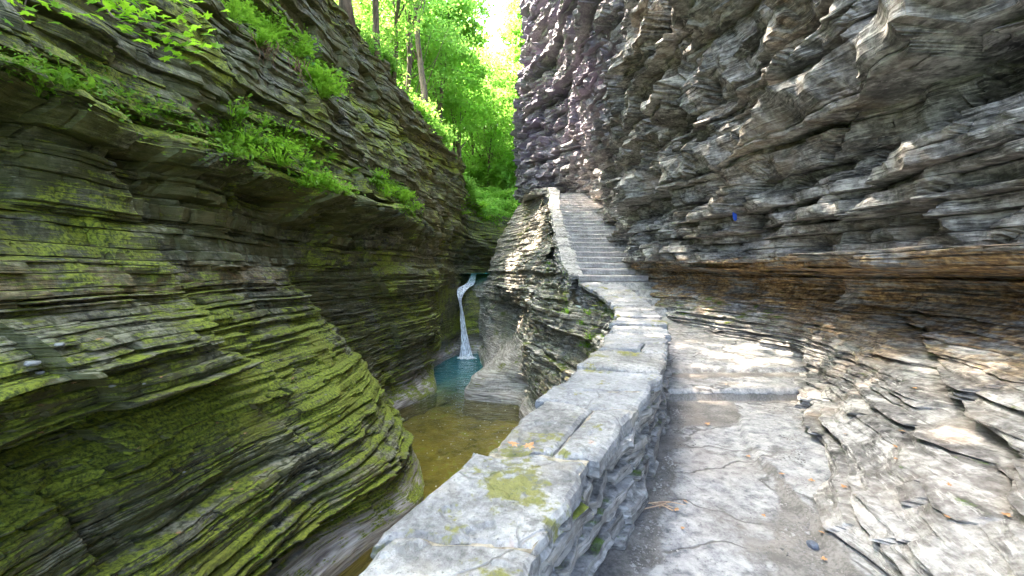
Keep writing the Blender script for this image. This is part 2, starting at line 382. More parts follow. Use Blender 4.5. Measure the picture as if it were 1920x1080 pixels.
# ------------------------------------------------------------------ LEFT CLIFF
ZL = [-4.0,-2.9,-2.4,-1.4,-.7,.3,1.4,1.9,2.9,3.35,3.7,5.4,7.0,7.4,11,13]
def lc(*p):
    p = list(p); assert len(p) == len(ZL), len(p); return p
LEFT = [
 lc((-4.3,-4),(-4.3,-4),(-4.2,-4),(-4.0,-4),(-4.0,-4),(-4.1,-4),(-4.5,-4),(-4.7,-4),(-4.9,-4),(-4.6,-4),(-5.1,-4),(-5.5,-4),(-6,-4),(-6.5,-4),(-7,-4),(-7.2,-4)),
 lc((-4,0),(-4,0),(-3.9,0),(-3.7,0),(-3.8,0),(-4,0),(-4.4,0),(-4.6,0),(-4.9,0),(-4.6,0),(-5.1,0),(-5.4,0),(-6,0),(-6.5,0),(-7,0),(-7.2,0)),
 lc((-3.7,3.4),(-3.5,3.4),(-3.4,3.3),(-3.5,3.2),(-3.7,3.1),(-3.9,3),(-4.3,2.8),(-4.5,2.8),(-4.8,2.8),(-4.5,2.8),(-5,2.8),(-5.4,3),(-6,3),(-6.4,3),(-7,3),(-7.2,3)),
 lc((-3.4,5),(-3.3,4.9),(-3.25,4.7),(-3.4,4.4),(-3.6,4.2),(-3.9,3.9),(-4.3,3.7),(-4.5,3.7),(-4.8,3.8),(-4.45,3.8),(-5,3.8),(-5.3,4),(-6.1,4),(-6.4,4),(-6.9,4),(-7.1,4)),
 lc((-2.8,6.6),(-2.65,6.5),(-2.7,6.3),(-3.1,6),(-3.4,5.7),(-3.9,5.3),(-4.4,5.2),(-4.6,5.2),(-4.7,5.3),(-4.3,5.4),(-4.85,5.4),(-5.2,5.6),(-6,5.8),(-6.35,5.8),(-6.8,5.8),(-7,5.8)),
 lc((-2.1,7.9),(-1.85,7.9),(-1.85,7.7),(-2.5,7.5),(-3.0,7.3),(-3.7,7),(-4.45,6.8),(-4.65,6.8),(-4.65,7),(-4.1,7),(-4.7,7),(-5.1,7.2),(-6,7.5),(-6.3,7.6),(-6.7,7.6),(-6.9,7.6)),
 lc((-2.6,9.6),(-2.35,9.5),(-2.05,9.35),(-2.7,9.6),(-3.25,9.6),(-3.75,9.3),(-4.5,8.3),(-4.8,8.6),(-4.7,8.8),(-3.95,8.8),(-4.6,8.9),(-5,9.2),(-5.9,9.6),(-6.2,9.7),(-6.6,9.7),(-6.8,9.7)),
 lc((-3.2,11.2),(-3.0,11),(-3.3,10.9),(-3.9,10.9),(-4.3,10.7),(-4.7,10.2),(-5.0,9.6),(-5,10.2),(-4.5,10.7),(-3.65,10.8),(-4.25,10.9),(-4.7,11.2),(-5.65,11.7),(-6.,11.8),(-6.5,11.8),(-6.7,11.8)),
 lc((-3.9,13.8),(-3.75,13.6),(-4.1,13.2),(-4.15,13.0),(-4.2,12.8),(-4.4,12.6),(-4.7,12),(-4.7,12.6),(-4.1,13),(-3.15,13.1),(-3.9,13.4),(-4.35,13.8),(-5.3,14.4),(-5.6,14.6),(-6.25,14.8),(-6.45,14.8)),
 lc((-3.2,15.6),(-2.98,15.4),(-3.25,15.6),(-3.3,16),(-3.25,16.4),(-3.3,16.5),(-3.6,16.4),(-3.9,16.6),(-3.75,16.8),(-3.45,16.8),(-3.65,16.8),(-4.1,17),(-4.8,17.4),(-5.0,17.5),(-5.45,17.8),(-5.6,17.8)),
 lc((-3.8,19.6),(-3.65,19.5),(-3.6,19.7),(-3.5,19.9),(-3.4,20),(-3.4,20.2),(-3.4,20.6),(-3.5,20.8),(-3.3,21),(-3.15,21),(-3.3,21),(-3.7,21.2),(-4.2,21.3),(-4.3,21.4),(-4.6,21.6),(-4.7,21.6)),
 lc((-2.9,22.9),(-2.9,22.7),(-2.9,22.8),(-2.9,23),(-2.9,23.2),(-2.9,23.5),(-3.0,25.2),(-3.1,25.6),(-2.8,25.9),(-2.6,26),(-2.75,26),(-2.8,26),(-2.95,26),(-3.,26),(-3.1,26),(-3.2,26)),
 lc((-2.7,23.0),(-2.7,22.9),(-2.7,23),(-2.7,23.2),(-2.7,23.4),(-2.6,23.8),(-2.5,29),(-2.5,29),(-2.4,29.2),(-2.3,29.2),(-2.5,29.5),(-2.7,30),(-2.9,30),(-3,30),(-3.,30),(-3.1,30)),
 lc((-1.9,23.0),(-1.9,23),(-1.9,23.1),(-1.9,23.3),(-1.9,23.5),(-1.9,24),(-.9,33),(-.9,33),(-.6,33.2),(-.5,33.3),(-.5,33.5),(-.4,34),(-.4,34),(-.4,34),(-.4,34),(-.4,34)),
 lc((-.9,24),(-.9,24),(-.9,24),(-.9,24),(-.9,24.1),(-.8,25),(3,35),(3,35),(3,35),(3,35),(3,35.2),(3,35.5),(3,35.5),(3,35.5),(3,35.5),(3,35.5)),
]
LTOP = [12.5,12.5,12.5,12.5,12.3,12.2,12,11.8,11.2,10.0,9.0,7.6,6.2,5.5,5.5]
def l_amp(X, Y, Z):
    a = sst(-2.75, -1.9, Z)*.9+.1
    a *= np.where(Y > 20, np.maximum(.25, sst(.3, 1.4, Z)), 1)
    return a*(1-.35*sst(-1.5, .6, -abs(Z+.5)))
def l_attr(X, Y, Z, A):
    n = fbm(X*.45, Y*.45, Z*.8, 3)
    lowm = sst(1.6, .4, Z)*sst(-2.5, -2.0, Z)*sst(14, 9.5, Y)
    moss = lowm*(.52+.55*n)
    moss = np.maximum(moss, sst(3.15, 3.4, Z)*sst(4.9, 3.5, Z)*(.72+.4*n)*sst(22, 12, Y))
    moss = np.maximum(moss, sst(4.3, 5.0, Z)*(.58+.5*n)*sst(18, 9, Y))
    moss = np.maximum(moss, sst(7.0, 7.2, Z)*sst(8.5, 7.4, Z)*.8)
    moss = np.maximum(moss, .44+.45*n)
    moss = np.maximum(moss, (Y > 25)*sst(2.6, 4.0, Z)*.6)
    och = sst(1.1, 1.4, Z)*sst(1.8, 1.5, Z)*.5*sst(11, 7, Y)+sst(10, 12, Z)*.5
    pale = np.maximum(sst(-2.2, -2.5, Z), sst(-1.5, -2.4, Z)*sst(11, 14, Y)*.6)*.95
    return dict(moss=moss, ochre=och, pale=pale)
def l_post(X, Y, Z, a):
    # broken end of the mossy ledge, and the rough relief above the undercut
    m = np.exp(-((Z-3.1)/.35)**2)
    X = X-m*(.28*sst(-.1, .25, perlin(Y*.55+.4, 1.5, 2.2))+.22*np.sign(perlin(Y*1.4, 8.1, 0))*.5)
    X = X+sst(1.6, 2.4, Z)*.16*fbm(X*.5, Y*.7, Z*1.3, 3)
    X = X-.20*np.exp(-((Z-2.45)/.5)**2)*sst(15, 12.5, Y)
    # dark slot across the moss slope
    yn = Y+.35*perlin(Z*3, 4.4)+.1*perlin(Z*14, 2)
    X = X+.42*sst(5.75, 5.5, yn)*sst(.28, .32, Z)*sst(1.35, .55, Z)*sst(1.0, 2.2, Y)
    X = X-.38*sst(7.6, 5.4, Y)*np.where(Z < .3, np.exp(-((Z-.28)/.30)**2), sst(.9, .3, Z)*sst(5.4, 5.8, yn)*.5)*sst(1.0, 2.2, Y)
    # water-worn undercut and the pale lip at the waterline
    sc_ = .6+.5*perlin(a*.5, 6.6)
    X = X+.26*sc_*sst(-2.48, -2.66, Z)-.30*sc_*np.exp(-((Z+2.22)/.20)**2)+.10*sc_*np.exp(-((Z+1.8)/.12)**2)
    return X, Y, Z
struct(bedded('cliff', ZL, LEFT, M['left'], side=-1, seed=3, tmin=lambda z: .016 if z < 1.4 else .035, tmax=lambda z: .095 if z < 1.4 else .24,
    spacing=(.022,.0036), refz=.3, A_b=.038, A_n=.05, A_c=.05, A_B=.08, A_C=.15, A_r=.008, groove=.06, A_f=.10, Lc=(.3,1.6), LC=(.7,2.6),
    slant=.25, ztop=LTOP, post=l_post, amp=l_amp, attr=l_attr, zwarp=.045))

# ------------------------------------------------------------------ CENTRE CLIFF under the walkway
ZC = [-4.0,-2.9,-2.3,-1.95,-1.2,0,.7,1.4,2.8,4.9,6.2]
CEN = [
 [(-1.6,-2)]*10,
 [(-.55,1.1)]*10,
 [(-.2,2.5),(-.15,2.4),(-.1,2.4),(-.08,2.4),(-.02,2.4),(.0,2.4),(.05,2.4),(.05,2.4),(.05,2.4),(.05,2.4)],
 [(.5,4.0)]*3+[(.55,3.95)]*2+[(.68,3.95)]*5,
 [(1.0,5.7)]*3+[(1.1,5.6)]*2+[(1.28,5.6)]*5,
 [(1.2,7.6)]*3+[(1.4,7.4)]+[(1.6,7.3)]+[(1.8,7.2)]*5,
 [(.9,10.2)]*2+[(1.0,10)]+[(1.3,9.6),(1.7,9.2)]+[(2.0,8.8)]*5,
 [(.4,13)]*2+[(.5,12.9),(.8,12.2),(1.1,11.5),(1.3,11.2),(1.45,11.2),(1.5,11.2),(1.5,11.2),(1.5,11.2)],
 [(.4,14.2)]*2+[(.35,14.5),(.55,14.0),(.75,13.5),(.9,13.2),(1.2,13.2),(1.42,13.2),(1.42,13.2),(1.42,13.2)],
 [(-1.6,15.1),(-1.5,15.1),(-1.1,15.5),(-.1,15.9),(.4,15.9),(.7,15.8),(.9,15.8),(1.5,15.8),(1.58,15.8),(1.58,15.8)],
 [(-1.2,17.7),(-1.15,17.7),(-1.05,18),(-.75,18.5),(-.3,18.9),(-.1,18.9),(.2,18.9),(1.2,18.9),(1.76,18.9),(1.76,18.9)],
 [(-1.6,21.2),(-1.5,21.2),(-1.45,21.3),(-1.3,21.6),(-1.1,21.9),(-.9,22),(-.7,22.2),(-.1,22.6),(1.4,22.3),(1.9,22.2)],
 [(-1.7,22.7),(-1.6,22.7),(-1.55,22.9),(-1.6,23.1),(-1.5,23.3),(-1.4,23.6),(-1.2,24.3),(-.95,25.4),(.15,25.4),(1.1,24.3)],
 [(-2.2,23.6),(-2.2,23.6),(-2.2,23.7),(-2.2,23.8),(-2.1,24),(-1.9,24.4),(-1.0,28),(-.3,29),(.9,28.5),(1.6,27)],
 [(-2.8,25),(-2.8,25),(-2.8,25),(-2.8,25),(-2.8,25),(-2.6,25.5),(-.6,32),(0,33),(1.5,32),(2,31)],
]
CEN = [(list(c[:3])+[(c[2][0]*.68+c[3][0]*.32, c[2][1]*.68+c[3][1]*.32)]+list(c[3:])) for c in CEN]
CEN[9][:6] = [(-1.65,15.0),(-1.55,15.0),(-1.5,15.15),(-.75,15.6),(.25,16.0),(.6,16.0)]
CEN[10][:6] = [(-1.2,17.7),(-1.1,17.8),(-.95,18.1),(-.6,18.5),(-.05,19.0),(.15,19.4)]
CTOP = [.2,.2,.2,.2,.2,.25,.45,1.1,1.9,2.9,4.1,5.3,6.1,6.2,6.2]
def c_attr(X, Y, Z, A):
    n = fbm(X*.6, Y*.6, Z*.9, 3)
    moss = .10+.42*n+.30*sst(-.2, 1.2, Z)*sst(15, 11, Y)+.12*sst(2, 4, Z)
    pale = np.maximum(sst(-2.4, -2.65, Z)*.95, sst(-.4, -1.9, Z)*sst(13, 15.5, Y)*.8)
    return dict(moss=moss, pale=pale, ochre=.25*sst(.1, .5, n))
def c_post(X, Y, Z, a):
    sc_ = .6+.5*perlin(a*.6, 2.6)
    return X-.22*sc_*sst(-2.5, -2.68, Z)+.24*sc_*np.exp(-((Z+2.28)/.2)**2), Y, Z
struct(bedded('cliff', ZC, CEN, M['mid'], side=1, seed=8, tmin=.025, tmax=.12, spacing=(.03,.0032), refz=0, A_b=.04, A_n=.05, A_c=.055,
    A_B=.05, A_C=.08, A_r=.008, groove=.06, A_f=.10, ztop=CTOP, amp=lambda X, Y, Z: .12+.88*sst(np.where(Y > 14.6, -1.8, -2.3), np.where(Y > 14.6, .4, -.6), Z)*np.where(Y > 21.5, .5, 1), attr=c_attr, zwarp=.05, post=c_post))

# ------------------------------------------------------------------ RIGHT CLIFF
ZR = [-.4,0,.4,.8,1.15,1.32,1.5,1.66,2.2,4,6,10,15,20]
RIG = [
 [(1.0,-2.5),(1.2,-2.5),(2.0,-2.5),(3.0,-2.5),(4.2,-2.5),(4.6,-2.5),(4.7,-2.5),(4.1,-2.5),(4.0,-2.5),(3.5,-2.5),(3.3,-2.5),(2.9,-2.5),(2.8,-2.5),(3,-2.5)],
 [(1.3,1),(1.4,1),(2.2,1),(3.1,1),(4.2,1),(4.6,1),(4.7,1),(4.1,1),(4.0,1),(3.5,1),(3.3,1),(2.9,1),(2.8,1),(3,1)],
 [(1.6,2.3),(1.75,2.4),(2.5,2.5),(3.45,2.7),(4.5,2.9),(4.75,3),(4.75,3),(4.05,2.9),(3.95,2.9),(3.45,2.9),(3.2,2.9),(2.9,2.9),(2.8,3),(3,3)],
 [(2.3,3.6),(2.55,3.75),(3.15,3.85),(3.95,4.0),(4.8,4.2),(4.95,4.3),(4.85,4.3),(4.05,4.2),(3.95,4.2),(3.4,4.2),(3.2,4.2),(2.9,4.2),(2.8,4.3),(3,4.3)],
 [(3.2,4.9),(3.42,5.1),(3.85,5.2),(4.35,5.5),(4.9,5.7),(5.0,5.7),(4.9,5.7),(4.05,5.6),(3.95,5.6),(3.4,5.6),(3.15,5.6),(2.9,5.6),(2.8,5.6),(3,5.6)],
 [(4.1,6.1),(4.2,6.1),(4.3,6.3),(4.55,6.6),(4.85,6.8),(4.95,6.8),(4.85,6.8),(4.0,6.8),(3.9,6.8),(3.35,6.8),(3.1,6.8),(2.9,6.8),(2.8,6.8),(3,6.8)],
 [(4.0,7.4),(4.0,7.4),(4.05,7.5),(4.35,7.7),(4.65,7.9),(4.75,7.9),(4.6,7.9),(3.9,7.8),(3.8,7.8),(3.3,7.8),(3.1,7.8),(2.9,7.8),(2.8,7.8),(3,7.8)],
 [(3.4,9.4),(3.4,9.4),(3.4,9.4),(3.5,9.5),(3.9,9.7),(4.1,9.8),(4.0,9.8),(3.6,9.7),(3.5,9.7),(3.2,9.7),(3.05,9.7),(2.9,9.7),(2.8,9.7),(3,9.7)],
 [(3.3,11.2)]*5+[(3.5,11.4),(3.5,11.4),(3.3,11.2),(3.25,11.2),(3.15,11.2),(3.1,11.2),(3,11.2),(2.9,11.2),(3,11.2)],
 [(3.45,12.6)]*8+[(3.45,12.6),(3.4,12.6),(3.3,12.6),(3.1,12.6),(2.9,12.6),(3,12.6)],
 [(3.7,16.5)]*8+[(3.7,16.5),(3.7,16.5),(3.6,16.5),(3.1,16.5),(2.8,16.5),(3,16.5)],
 [(3.85,20.5)]*8+[(3.85,20.5),(3.85,20.5),(3.8,20.5),(2.9,21),(2.4,21),(2.6,21)],
 [(3.8,23.4)]*8+[(3.8,23.4),(3.8,23.4),(3.0,23.2),(1.9,23.6),(1.7,24),(2,24)],
 [(2.8,26)]*8+[(2.8,26),(2.6,26),(1.5,25),(.95,25.3),(1.0,26),(1.3,26)],
 [(1.8,29)]*8+[(1.8,29),(1.6,29),(.85,27.3),(.35,27.3),(.8,27.5),(1.2,27.8)],
 [(2.0,33)]*8+[(2.0,33),(2.0,33),(1.3,32),(.9,31),(1.2,31),(1.5,31)],
]
def r_attr(X, Y, Z, A):
    n = fbm(X*.5, Y*.5, Z*.7, 3)
    band = sst(.66+.30*n, 1.05+.30*n, Z)*sst(1.85, 1.70, Z)*sst(13, 11.5, Y)
    och = band*(1.1+.5*n)+.22*sst(.15, .6, n)*sst(1.6, 2.2, Z)*sst(14, 9, Y)
    moss = .0*np.ones_like(Z)+.25*sst(.3, .8, Z)*sst(1.2, .9, Z)*sst(6, 7.5, Y)
    pale = sst(1.0, .2, Z)*sst(6.6, 5.2, Y)*(.12+.30*n)
    pur = sst(4, 9, Z)*sst(8, 16, Y)*(.8+.5*n)
    return dict(ochre=och, moss=moss, pale=pale, purple=pur)
def r_amp(X, Y, Z):
    a = .45+.55*sst(1.2, 1.9, Z)
    a = np.where((Z < 1.1) & (Y < 6), .42, a)
    return a*(1+.25*sst(2.5, 4.5, Z))
def r_post(X, Y, Z, a):
    # long open fissure climbing out of the slope beside the path
    d = (Z-(1.02-.30*(5.6-Y)*.6))
    m = np.exp(-(d/.05)**2)*sst(5.9, 5.2, Y)*sst(1.6, 2.6, Y)*(X < 5.2)
    return X+.28*m, Y, Z
struct(bedded('cliff', ZR, RIG, M['right'], side=1, seed=21, tmin=lambda z: .012 if z < 1.1 else (.03 if z < 1.9 else .045), tmax=lambda z: .06 if z < 1.1 else (.10 if z < 1.7 else (.20 if z < 2.8 else .55)),
    big=(.25,.8), spacing=(.020,.0030), refz=2.2, A_b=.05, A_n=.06, A_c=.13, A_B=.08, A_C=.24, A_r=.012, groove=.07, A_f=.24,
    Lc=(.5,2.6), LC=(.9,3.2), slant=1.2, attr=r_attr, amp=r_amp, post=r_post, us=(0,.05,.2,.45,.72,.93,1.0), zwarp=.04))

# ------------------------------------------------------------------ PATH
def path_z(X, Y):
    z = np.zeros_like(X)
    n = fbm(X*1.2, Y*1.2, 0, 4)
    base = np.interp(Y, [-9, 5.14, 5.2, 5.95, 6.0, 9.0, 9.5, 9.52, 9.9, 9.92, 10.3, 10.32, 10.7, 10.72, 11.2],
                        [0, .02, .15, .17, .22, .50, .58, .74, .76, .92, .94, 1.1, 1.12, 1.27, 1.28])
    return base+.018*n+.006*perlin(X*9, Y*9)
ys = np.unique(np.r_[np.arange(-4, 5.1, .03), 5.13, 5.14, 5.145, 5.16, 5.18, 5.2, np.arange(5.24, 5.94, .03), 5.95, 5.97, 6.0, np.arange(6.04, 11.2, .04)])
xs = np.arange(-1.6, 5.2, .035)
GX, GY = np.meshgrid(xs, ys)
GYj = GY+.05*fbm(GX*1.3, 3.0, 0, 4)*np.exp(-((GY-5.15)/.25)**2)+.08*fbm(GX*1.1, 9.0, 0, 3)*np.exp(-((GY-5.97)/.3)**2)
GZ = path_z(GX, GY)
# sunken muddy hollow beside the raised ledge of bare rock
edge = 1.25+.30*(GY-2.0)+.12*perlin(GY*1.1, 4.4)
GZ += .05*sst(-.02, .03, GX-edge-.35)*(GY < 4.6)*(GY > 1)
idx = np.arange(GX.size).reshape(GX.shape)
q = np.stack([idx[:-1, :-1], idx[:-1, 1:], idx[1:, 1:], idx[1:, :-1]], -1).reshape(-1, 4)
_wmx = np.interp(GY, [-2.5, -1.6, .05, 1.19, 2.26, 3.82, 5.5, 7.2, 8.6, 9.85, 11.05, 12], [-1.7, -1.6, -.78, -.22, .25, .98, 1.6, 2.12, 2.38, 2.36, 2.2, 2.2])
_k = (GX > _wmx); q = q[_k.ravel()[q].all(axis=1)]
_pl = .74+.46*(GY-2.24)+.10*fbm(GX*2, GY*2, 7, 4); _pr = 1.42+.52*(GY-2.24)+.25*sst(3.7, 4.3, GY)+.08*fbm(GX*2, GY*2, 9, 4)
bare = np.where(GY > 5.17, .42, -.25+.62*sst(-.1, .12, GX-_pl)*sst(.08, -.06, GX-_pr)*sst(4.6, 4.3, GY+.2*fbm(GX, GY, 2, 3))+.62*sst(0, .08, GX-edge-.35))-.5*np.exp(-((GY-5.83)/.12)**2)-.9*(abs(GY-5.145) < .03)
struct(mesh_np('path', np.stack([GX, GYj, GZ], -1).reshape(-1, 3), q, M['path'], None, dict(bare=bare), True))

# ------------------------------------------------------------------ PARAPET WALL
OUT = np.array([(-1.9,-1.6),(-1.05,.1),(-.47,1.19),(0,2.32),(.68,3.9),(1.3,5.6),(1.79,7.2),(2.05,8.6),(2.02,9.9),(1.80,11.1)])
INN = np.array([(-1.35,-1.6),(-.55,0),(-.0,1.19),(.47,2.2),(1.29,3.75),(1.93,5.4),(2.47,7.2),(2.72,8.6),(2.72,9.8),(2.65,11.0)])
WTOP = np.array([.75,.75,.75,.75,.76,.77,.80,.93,1.10,1.26])
NW = len(OUT)
_uu = np.linspace(0, NW-1, 2000)
_mid = (cr_rows(OUT, _uu)+cr_rows(INN, _uu))/2
_arc = np.r_[0, np.cumsum(np.linalg.norm(np.diff(_mid, axis=0), axis=1))]; WL = _arc[-1]
def wall_xy(s, w):
    u = np.interp(s, _arc, _uu); s_ = np.atleast_1d(u)
    o = cr_rows(OUT, s_); i = cr_rows(INN, s_); w = np.atleast_1d(w)[:, None]
    return o*(1-w)+i*w
def wall_h(s): return np.interp(np.interp(s, _arc, _uu), np.arange(NW), WTOP)
wall = empty('stone_parapet', (.6, 3.0, 0))
tag(wall, 'long low dry-stone wall with broad grey capstones curving beside the gorge path', 'wall')
def keepw(o, root):      # parts are built in world space, root sits at the base
    o.parent = root; o.matrix_parent_inverse = bpy.app.driver_namespace.setdefault('I', root.matrix_world.copy()).inverted()
    return o
def setp(o, root):
    o.parent = root; o.location = (o.location[0]-root.location[0], o.location[1]-root.location[1], o.location[2]-root.location[2]); return o
def masonry(name, line, side, seed, zlo, root, mat=M['masonry'], hs=None, bat=.05, attr=None, **kw):
    line = np.array(line, float)
    zl = [zlo, -.04]; cols = [[tuple(p), tuple(p)] for p in line]
    aa = np.r_[0, np.cumsum(np.linalg.norm(np.diff(line, axis=0), axis=1))]
    hv = np.interp(np.arange(len(line)), np.arange(len(line)), hs)
    k = dict(tmin=.04, tmax=.15, big=(.5,.9), spacing=(.016,.0035), refz=0, A_b=.016, A_n=.01, A_c=.055, A_B=0, A_C=.02, A_r=.010, groove=.06, A_f=.02,
             Lc=(.22,.75), LC=(1,2), slant=.7, joint=.06, zwarp=.0)
    k.update(kw)
    o = bedded(name, zl, cols, mat, side=side, seed=seed, dzf=lambda a: np.interp(a, aa, hv), attr=attr, **k)
    if root: setp(o, root)
    return o
masonry('inner_face', INN+np.array([-.03, 0]), -1, 31, -1.2, wall, hs=WTOP-.05, attr=lambda X, Y, Z, A: dict(moss=np.full(Z.shape, .12)))
masonry('outer_face', OUT+np.array([.03, 0]), 1, 33, -1.35, wall, hs=WTOP-.05, attr=lambda X, Y, Z, A: dict(moss=.30+.35*fbm(X, Y, Z, 2)+.2*sst(6, 9, Y)))
# core / mortar bed under the capstones
ss = np.linspace(0, WL, 260); V = []; Fs = []
ww = np.linspace(0.02, .98, 14)
for s in ss:
    p = wall_xy(np.full(14, s), ww); h = wall_h(s)-.038
    for (x, y) in p: V.append((x, y, h+.008*float(perlin(x*6, y*6))))
for i in range(len(ss)-1):
    for j in range(13): Fs.append((i*14+j, (i+1)*14+j, (i+1)*14+j+1, i*14+j+1))
setp(mesh_py('mortar', V, Fs, M['mortar']), wall)
# capstones
def slab(s0, s1, w0, w1, jk0, jk1, dz, seed, xyf, hf, width, mat, root, name='capstone', th=.085, tilt=(0, 0), rag=.04, step=.022):
    nx = max(6, int((s1-s0)/step)); ny = max(5, int((w1-w0)*width/step))
    V = []; rag_in = rag/width
    g = .017
    a = np.linspace(0, 1, nx); b = np.linspace(0, 1, ny)
    Aa, Bb = np.meshgrid(a, b, indexing='ij')
    W = w0+(w1-w0)*Bb
    j0 = .075*fbm(W*2.4*width+jk0*3.1, jk0*7.7, 0, 3) if jk0 is not None else 0
    j1 = .075*fbm(W*2.4*width+jk1*3.1, jk1*7.7, 0, 3) if jk1 is not None else 0
    S = (s0+j0+g)*(1-Aa)+(s1+j1-g)*Aa
    e0 = rag_in*fbm(S*3.0, seed*1.3, 0, 4)*(1.0 if w0 < .05 else .3)
    e1 = rag_in*fbm(S*3.0, 50+seed*1.7, 0, 4)*(1.0 if w1 > .95 else .3)
    W = W+e0*(1-Bb)+e1*Bb
    def pos(S, W, lift):
        xy = xyf(S.ravel(), W.ravel()).reshape(S.shape+(2,))
        h = hf(S.ravel()).reshape(S.shape)
        z = h+dz+lift+tilt[0]*(Aa[:S.shape[0], :S.shape[1]]-.5)+tilt[1]*(Bb[:S.shape[0], :S.shape[1]]-.5)
        return np.concatenate([xy, z[..., None]], -1)
    P = pos(S, W, 0.0)
    ex = np.minimum(np.minimum(Aa*(s1-s0), (1-Aa)*(s1-s0)), np.minimum(Bb, 1-Bb)*(w1-w0)*width)
    rel = .007*fbm(P[..., 0]*3, P[..., 1]*3, seed*.7, 4)+.004*perlin(P[..., 0]*25, P[..., 1]*25)
    # flaking: terraces in the slab's surface
    fl = fbm(P[..., 0]*2.2, P[..., 1]*2.2, seed*1.9, 3); rel = rel-.010*(np.floor(fl*3)/3 > .3)-.008*(fl < -.35)
    P[..., 2] += rel-.016*np.exp(-(ex/.012)**1.5)
    idx = np.arange(nx*ny).reshape(nx, ny); V = P.reshape(-1, 3)
    q = np.stack([idx[:-1, :-1], idx[1:, :-1], idx[1:, 1:], idx[:-1, 1:]], -1).reshape(-1, 4)
    ring = np.r_[idx[:, 0], idx[-1, 1:], idx[-2::-1, -1], idx[0, -2:0:-1]]
    cen = V.mean(0); rows = [ring]; Vs = [V]; base = len(V)
    n = len(ring); prev = ring; qs = [q]
    lam = [(.3, .006), (.55, -.006), (.8, .004), (1.0, -.02)]
    for li, (f, o_) in enumerate(lam):
        r = V[ring].copy(); d = r[:, :2]-cen[:2]; d /= np.linalg.norm(d, axis=1)[:, None]+1e-9
        oo = o_+.012*perlin(r[:, 0]*7, r[:, 1]*7, li*3.3+seed)
        r[:, :2] += d*oo[:, None]; r[:, 2] -= th*f
        cur = base+np.arange(n); base += n; Vs.append(r)
        nx_ = np.roll(np.arange(n), -1)
        qs.append(np.stack([prev, cur, cur[nx_], prev[nx_]], -1)); prev = cur
    o = mesh_np(name, np.concatenate(Vs), np.concatenate(qs)[:, ::-1], mat, None)
    return setp(o, root) if root is not None else o
rr = random.Random(5)
s = .3; k = 0
joints = [0.0]
while s < WL-.5:
    joints.append(s); s += rr.uniform(.38, .85)*(1 if s < 6 else .8)
joints.append(WL)
for k in range(len(joints)-1):
    s0, s1 = joints[k], joints[k+1]; sp = rr.random(); wd = .56
    dz = rr.uniform(-.02, .024)
    if sp < .45:
        m = rr.uniform(.35, .65)
        slab(s0, s1, .0-rr.uniform(-.02, .18), m-.01, k, k+1, dz, 100+k, wall_xy, wall_h, wd, M['cap'], wall, tilt=(rr.uniform(-.02,.02), rr.uniform(-.02,.02)))
        slab(s0, s1, m+.01, 1+rr.uniform(0, .07), k, k+1, dz+rr.uniform(-.012, .012), 200+k, wall_xy, wall_h, wd, M['cap'], wall, tilt=(rr.uniform(-.02,.02), rr.uniform(-.02,.02)))
    else:
        slab(s0, s1, .0-rr.uniform(-.03, .2), 1+rr.uniform(-.01, .09), k, k+1, dz, 300+k, wall_xy, wall_h, wd, M['cap'], wall, tilt=(rr.uniform(-.02,.02), rr.uniform(-.015,.015)))

# ------------------------------------------------------------------ STAIRS
NS = 24; Y0, Y1 = 11.05, 22.0; Z0, Z1 = 1.28, 5.43
def st_l(Y): return np.interp(Y, [11, 22, 24], [1.76, 2.28, 1.6])
def st_r(Y): return np.interp(Y, [11, 12, 16, 22, 24], [3.5, 3.75, 4.1, 4.2, 3.9])
stair = empty('stone_staircase', (2.6, 11.0, 1.2)); tag(stair, 'long flight of worn grey stone steps climbing under the rock overhang', 'staircase')
for i in range(NS):
    ya = Y0+(Y1-Y0)*i/NS; yb = ya+(Y1-Y0)/NS+.12; z = Z0+(Z1-Z0)*(i+1)/NS
    r0 = random.Random(900+i)
    xa, xb = float(st_l(ya))-.05, float(st_r(ya))
    nx, ny = 60, 7
    a = np.linspace(0, 1, nx); b = np.linspace(0, 1, ny); Aa, Bb = np.meshgrid(a, b, indexing='ij')
    X = xa+(xb-xa)*Aa; Y = ya+(yb-ya)*Bb+.035*fbm(X*1.6, i*3.7, 0, 4)*(1-Bb)+.05*(Aa-.5)*r0.uniform(-1, 1)
    Z = z+.012*fbm(X*2, Y*2, i, 3)-.02*np.exp(-((X-2.8)/.5)**2)*(1-Bb)-.012*(Bb < .05)
    top = np.stack([X, Y, Z], -1); idx = np.arange(nx*ny).reshape(nx, ny)
    V = top.reshape(-1, 3); q = np.stack([idx[:-1, :-1], idx[1:, :-1], idx[1:, 1:], idx[:-1, 1:]], -1).reshape(-1, 4)
    fr = top[:, 0].copy(); rows = [idx[:, 0]]; Vs = [V]; base = len(V)
    for dd, oo in ((.03, -.012), (.06, -.004), (.135, -.002), (.155, .03), (.19, .03)):
        r = fr.copy(); r[:, 2] -= dd; r[:, 1] += oo+.01*perlin(r[:, 0]*6, dd*30, i); Vs.append(r); rows.append(base+np.arange(nx)); base += nx
    qs = [q]
    for ra, rb in zip(rows[:-1], rows[1:]): qs.append(np.stack([ra[:-1], rb[:-1], rb[1:], ra[1:]], -1))
    setp(mesh_np('step', np.concatenate(Vs), np.concatenate(qs), M['step']), stair)
# landing beyond the top step
V = []
yy = np.linspace(22.0, 27.5, 40)
for y in yy:
    for x in np.linspace(.6, 4.4, 24): V.append((x, y, Z1+.02*float(fbm(x, y, 0, 3))))
Fs = [(i*24+j, i*24+j+1, (i+1)*24+j+1, (i+1)*24+j) for i in range(39) for j in range(23)]
o = mesh_np('path', V, Fs, M['path'], None, dict(bare=np.full(len(V), .4))); struct(o)

